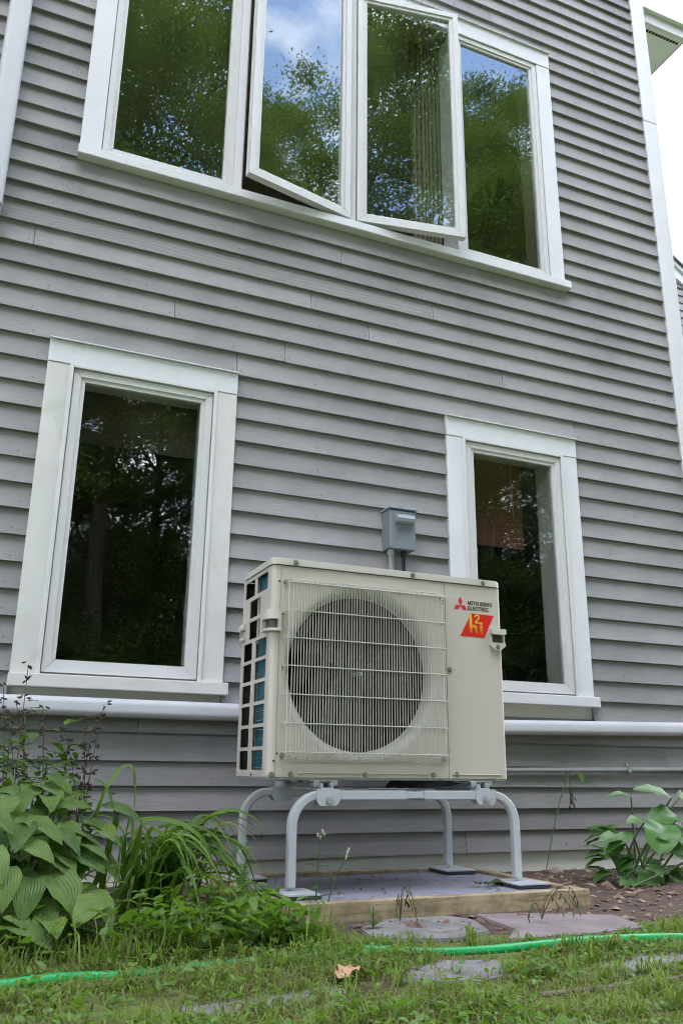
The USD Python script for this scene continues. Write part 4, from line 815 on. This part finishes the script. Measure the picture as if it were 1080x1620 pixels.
for j in range(130):
    x, y = r_.uniform(FX0+.05, FX1-.05), r_.uniform(FY0+.05, FY1-.05)
    if y < -.45 and r_.random() < .6: continue
    a = r_.uniform(0, 6.28); L = .004+.012*r_.random()**2; d = np.array([math.cos(a), math.sin(a), 0])*L
    ms.append(ribbon([np.array([x, y, .051])-d, (x, y, .054), np.array([x, y, .051])+d], [.0008, L*.4, .0008], cols=3)[0])
tag(obj('pad_litter', cat(*ms), 'dead_leaf'), 'dark crumbs of leaf litter scattered on the pad', kind='stuff')

# ------------------------------------------------------------------ lawn
HOSE = cs_(np.linspace(0, tt[-1], 400))[:, :2]
SLABS = [Polygon(q) for q in ([(1.05, -1.13), (1.10, -.99), (1.21, -.905), (1.42, -.985), (1.385, -1.13), (1.237, -1.215)], [(1.478, -.905), (1.62, -.93), (1.885, -1.06), (1.815, -1.265), (1.55, -1.30), (1.345, -1.28), (1.45, -1.16)],
    [(.90, -1.45), (1.085, -1.395), (1.235, -1.45), (1.19, -1.58), (1.05, -1.615), (.895, -1.565)], [(1.385, -1.585), (1.55, -1.50), (1.75, -1.53), (1.72, -1.62), (1.54, -1.685), (1.405, -1.665)], [(.425, -1.57), (.612, -1.53), (.752, -1.53), (.785, -1.595), (.64, -1.672), (.43, -1.65)])]
from scipy.spatial import cKDTree
def lawn_points(n, seed, reg=(-.6, 2.7, -2.35, -.75), thin=True, clear=True):
    r_ = np.random.default_rng(seed); P = np.stack([r_.uniform(reg[0], reg[1], n), r_.uniform(reg[2], reg[3], n)], 1)
    keep = np.ones(n, bool)
    edge = -1.17 + .05*np.sin(P[:, 0]*7) - .03*np.sin(P[:, 0]*17)
    leftzone = P[:, 0] < .86
    edge = np.where(leftzone, -.72, np.where(P[:, 0] < .97, -.95, edge))
    dens = np.clip((edge-P[:, 1])/.09, 0, 1); keep &= r_.random(n) < dens
    if thin:
        q = meshkit.fbm(np.stack([P[:, 0]*5, P[:, 1]*5, P[:, 0]*0], -1), 3, 4); keep &= r_.random(n) < np.clip((q-.28)/.25, .12, 1)
    if clear:
        for s in SLABS: keep &= ~shapely.contains_xy(s.buffer(-.012-.02*(s.centroid.y < -1.4)), P[:, 0], P[:, 1]) | (r_.random(n) < (.10 if s.centroid.y < -1.4 else .02))
        d, _ = cKDTree(HOSE).query(P)
        hid = ((P[:, 0] > .36) & (P[:, 0] < .94)) | ((P[:, 0] > 1.0) & (P[:, 0] < 1.28)) | (r_.random(n) < .06)
        front = P[:, 1] < np.interp(P[:, 0], HOSE[:, 0], HOSE[:, 1])
        keep &= ((d > .016) | (hid & (r_.random(n) < .9))) & ((d > np.where(P[:, 0] < .34, .075, .04)) | ~front | hid)
    keep &= ~((P[:, 0] > FX0-.01) & (P[:, 0] < FX1+.01) & (P[:, 1] > FY0-.012) & (P[:, 1] < FY1))
    return P[keep], r_
def blades(n, seed, lmin, lmax, w, bend, mt, name, label, **kw):
    P, r_ = lawn_points(n, seed, **kw); k = len(P); a = r_.uniform(0, 2*np.pi, k); L = r_.uniform(lmin, lmax, k)*r_.uniform(.6, 1.2, k); L *= np.where(P[:, 0] < .98, 1.25, .85)
    lean = r_.uniform(.15, bend, k); d = np.stack([np.cos(a), np.sin(a), 0*a], 1); s = np.stack([-np.sin(a), np.cos(a), 0*a], 1)*(w*r_.uniform(.6, 1.3, k))[:, None]
    base = np.stack([P[:, 0], P[:, 1], np.zeros(k)-.002], 1); up = np.array([0, 0, 1.0])
    m1 = base + d*(L*lean*.35)[:, None] + up*(L*.55)[:, None]; m2 = base + d*(L*lean*1.0)[:, None] + up*(L*(.95-.35*lean))[:, None]
    V = np.stack([base-s, base+s, m1-s*.85, m1+s*.85, m2], 1).reshape(-1, 3)
    F = (np.array([(0, 1, 3), (0, 3, 2), (2, 3, 4)])[None] + 5*np.arange(k)[:, None, None]).reshape(-1, 3)
    tag(obj(name, trimesh.Trimesh(V, F, process=False), mt), label, kind='stuff')
blades(120000, 51, .014, .046, .0017, 1.5, 'blade', 'grass', 'short green lawn grass')
blades(42000, 52, .015, .045, .0013, 1.7, 'blade_dry', 'dry_grass', 'dry straw-coloured grass among the green')
blades(5200, 53, .05, .11, .0022, .9, 'blade', 'tall_grass', 'taller loose grass at the foot of the plants', reg=(-.6, .93, -1.25, -.6))
def tufts(n, seed):
    P, r_ = lawn_points(n, seed, thin=False); k = len(P); V, F = [], []; c = 0
    for x, y in P:
        for j in range(r_.integers(10, 26)):
            a = r_.uniform(0, 6.28); L = r_.uniform(.03, .075); le = r_.uniform(.3, 1.2); d = np.array([math.cos(a), math.sin(a), 0]); sd = np.array([-d[1], d[0], 0])*.0017
            b = np.array([x, y, 0])+r_.normal(0, .006, 3)*[1, 1, 0]; m1 = b+d*L*le*.35+[0, 0, L*.6]; m2 = b+d*L*le+[0, 0, L*(.95-.5*le)]
            V += [b-sd, b+sd, m1-sd, m1+sd, m2]; F += [(c, c+1, c+3), (c, c+3, c+2), (c+2, c+3, c+4)]; c += 5
    tag(obj('grass_tufts', trimesh.Trimesh(np.array(V), F, process=False), 'blade'), 'longer loose grass tufts in the lawn', kind='stuff')
tufts(420, 57)
# small broad leaves in the lawn (clover, plantain)
def groundcover(n, seed, smin, smax, mt, name, label, hmax=.03, **kw):
    P, r_ = lawn_points(n, seed, **kw); k = len(P)
    q = meshkit.fbm(np.stack([P[:, 0]*4+9, P[:, 1]*4, P[:, 0]*0], -1), 3, 6); P = P[r_.random(k) < np.clip((q-.35)/.2, .08, 1)]; k = len(P)
    t = np.array([(-1, 0), (-.45, .55), (.35, .5), (1, 0), (.35, -.5), (-.45, -.55)]); sz = r_.uniform(smin, smax, k)
    a = r_.uniform(0, 6.28, k); tx, ty = r_.normal(0, .35, k), r_.normal(0, .35, k)-.12
    X = t[:, 0][None]*np.cos(a)[:, None] - t[:, 1][None]*np.sin(a)[:, None]; Y = t[:, 0][None]*np.sin(a)[:, None] + t[:, 1][None]*np.cos(a)[:, None]
    Z = X*tx[:, None] + Y*ty[:, None]; fold = np.abs(t[:, 1])[None]*.5
    V = np.stack([P[:, 0, None]+X*sz[:, None], P[:, 1, None]+Y*sz[:, None], r_.uniform(.008, hmax, k)[:, None]*np.where(P[:, 0] < .98, 1.5, .8)[:, None]+(Z+fold)*sz[:, None]], -1).reshape(-1, 3)
    F = (np.array([(0, 5, 4), (0, 4, 3), (0, 3, 2), (0, 2, 1)])[None] + 6*np.arange(k)[:, None, None]).reshape(-1, 3)
    tag(obj(name, trimesh.Trimesh(V, F, process=False), mt), label, kind='stuff')
groundcover(15000, 61, .005, .011, 'weed', 'clover', 'small round-leaved clover through the lawn')
groundcover(5200, 62, .007, .015, 'weed', 'broadleaf_weeds', 'flat broad-leaved weeds through the lawn', hmax=.025)
groundcover(3800, 63, .010, .024, 'weed', 'weed_carpet', 'dense low weeds under the daylily and hosta', hmax=.075, reg=(-.5, .87, -1.2, -.62), thin=False)

# ------------------------------------------------------------------ trees across the yard (mirrored in the panes)
TL, TGp = 'tall leafy tree across the yard, mirrored in the window glass', 'trees mirrored in the windows'
def crown(seed, R_, H, zb, ncl, per, ls):
    r_ = np.random.default_rng(seed); C = []
    while len(C) < ncl:
        p = r_.uniform(-1, 1, 3)
        q = p*[1, 1, 1]; rr = math.hypot(p[0], p[1]); hh = (p[2]+1)/2
        lim = (math.sin(math.pi*min(1, .04+.93*hh)**1.15))**.7
        if rr < lim and (rr > .35*lim or r_.random() < .35): C.append((p[0]*R_, p[1]*R_, zb+hh*H))
    C = np.array(C); n = ncl*per
    off = r_.normal(0, 1, (n, 3))*[.40, .40, .17]*r_.uniform(.6, 1.3, (ncl, 1)).repeat(per, 0)
    P = C.repeat(per, 0)+off; a = r_.uniform(0, 6.28, n); el = r_.normal(-.22, .3, n)
    d = np.stack([np.cos(a)*np.cos(el), np.sin(a)*np.cos(el), np.sin(el)], 1); s = np.stack([-np.sin(a), np.cos(a), r_.normal(0, .28, n)], 1)
    L = ls*r_.uniform(.7, 1.3, n)[:, None]
    V = np.stack([P-d*L, P+s*L*.42, P+d*L, P-s*L*.42], 1).reshape(-1, 3)
    F = (np.array([(0, 1, 2), (0, 2, 3)])[None]+4*np.arange(n)[:, None, None]).reshape(-1, 3)
    return trimesh.Trimesh(V, F, process=False), C
def tree(seed, R_, H, zb, ncl, per, ls, loc):
    t = thing('tree', TL, 'tree', TGp, loc=loc); cr, C = crown(seed, R_, H, zb, ncl, per, ls)
    zs = np.linspace(-.3, zb+H*.9, 10); r_ = np.random.default_rng(seed)
    tp = np.stack([np.cumsum(r_.normal(0, .06, 10)), np.cumsum(r_.normal(0, .06, 10)), zs], 1)
    obj('trunk', tube(tp, np.linspace(.18, .05, 10), 10), 'bark', t, smooth=True)
    for k in range(24):
        c = C[r_.integers(len(C))]; z0 = max(zb*.8, c[2]-r_.uniform(.8, 2.2)); x0, y0 = np.interp(z0, zs, tp[:, 0]), np.interp(z0, zs, tp[:, 1])
        obj('branch', tube(bez((x0, y0, z0), ((x0+c[0])/2, (y0+c[1])/2, z0+.3), c, n=6), np.linspace(.07, .015, 6), 6), 'bark', t)
    obj('crown', cr, 'tree_leaf', t); return t
protos = [tree(201, 3.3, 13.6, 3.4, 170, 760, .044, (4.3, -10.2, 0)), tree(202, 3.0, 13.6, 3.0, 150, 760, .042, (-.1, -9.9, 0)), tree(203, 3.6, 15.0, 3.6, 190, 740, .046, (12.4, -11.2, 0))]
def dup(src, loc, rz, sc):
    was = src.GetCustomData(); r = thing(src.GetName().split('_0')[0], was['label'], was['category'], was['group'], loc=loc, rz=rz, scale=sc)
    r.GetReferences().AddInternalReference(src.GetPath()); r.SetInstanceable(True); return r
spots = [(-4.0, -10.6), (7.9, -11.0), (10.3, -13.0), (2.2, -13.2), (-7.6, -10.6), (16.2, -11.6), (20, -12.2), (3.6, -14.6), (8.2, -15.2), (13.4, -15.6), (-1.4, -15.0), (18.5, -16.6), (25, -13), (-11, -8), (6.0, -19), (11.5, -20), (-13, -2), (24, -8), (17.5, -6.5), (20, -2.5), (-11, 2), (-9.5, -4.5), (23, -19), (-10.5, -13), (-7, -17), (1, -19.5), (30, -1)]
rt = np.random.default_rng(5)
for k, (x, y) in enumerate(spots):
    dup(protos[k % 3], (x+rt.normal(0, .3), y+rt.normal(0, .3), 0), rt.uniform(0, 360), rt.uniform(.92, 1.1)*(.82 if y < -14 else 1))

SL = 'dense green shrub under the trees across the yard, mirrored in the lower panes'
def shrub(seed, loc, R_, H):
    t = thing('shrub', SL, 'shrub', 'shrubs mirrored in the windows', loc=loc); cr, C = crown(seed, R_, H, .25, 80, 520, .045); r_ = np.random.default_rng(seed)
    for k in range(7): c = C[r_.integers(len(C))]; obj('stem', tube(bez((r_.normal(0, .15), r_.normal(0, .15), -.1), (c[0]*.4, c[1]*.4, c[2]*.6), c, n=6), np.linspace(.04, .01, 6), 6), 'bark', t)
    obj('foliage', cr, 'tree_leaf', t); return t
sh = [shrub(301, (2.0, -13.4, 0), 2.0, 4.6), shrub(302, (5.6, -13.0, 0), 1.8, 4.0)]
for k, x in enumerate((-9, -5.4, -1.6, 8.8, 12.2, 15.8, 19.2, 22.6, 3.8, 10.6, 14.0, 0.2)):
    dup(sh[k % 2], (x+rt.normal(0, .3), -13.2-(k > 7)*1.6+rt.normal(0, .4), 0), rt.uniform(0, 360), rt.uniform(.95, 1.25))

for k, x in enumerate(np.arange(-16, 34, 4.1)):
    dup(sh[k % 2], (x+rt.normal(0, .5), -18.2+rt.normal(0, .6), 0), rt.uniform(0, 360), rt.uniform(1.5, 1.9))
# wooded hillside closing the yard far behind the trees
th = np.radians(np.arange(178, 363, 3.0)); V, F = [], []
for i, a in enumerate(th):
    for j, (r0, z0) in enumerate(((30, 0), (36, 3.5), (44, 7.5), (56, 11.5), (70, 13))):
        q = meshkit.fbm(np.array([i*.23, j*.9, 2.0]), 4, 9)
        V.append((4+r0*math.cos(a), r0*math.sin(a), z0*.6*(.75+.5*q) - .05))
for i in range(len(th)-1):
    for j in range(4): b = i*5+j; F += [(b, b+1, b+6), (b, b+6, b+5)]
plain('hill_green', (.045, .065, .025), .95, var=.5, scale=.6)
tag(obj('hill', trimesh.Trimesh(V, F, process=False), 'hill_green', smooth=True), 'wooded hillside behind the yard trees', kind='structure')
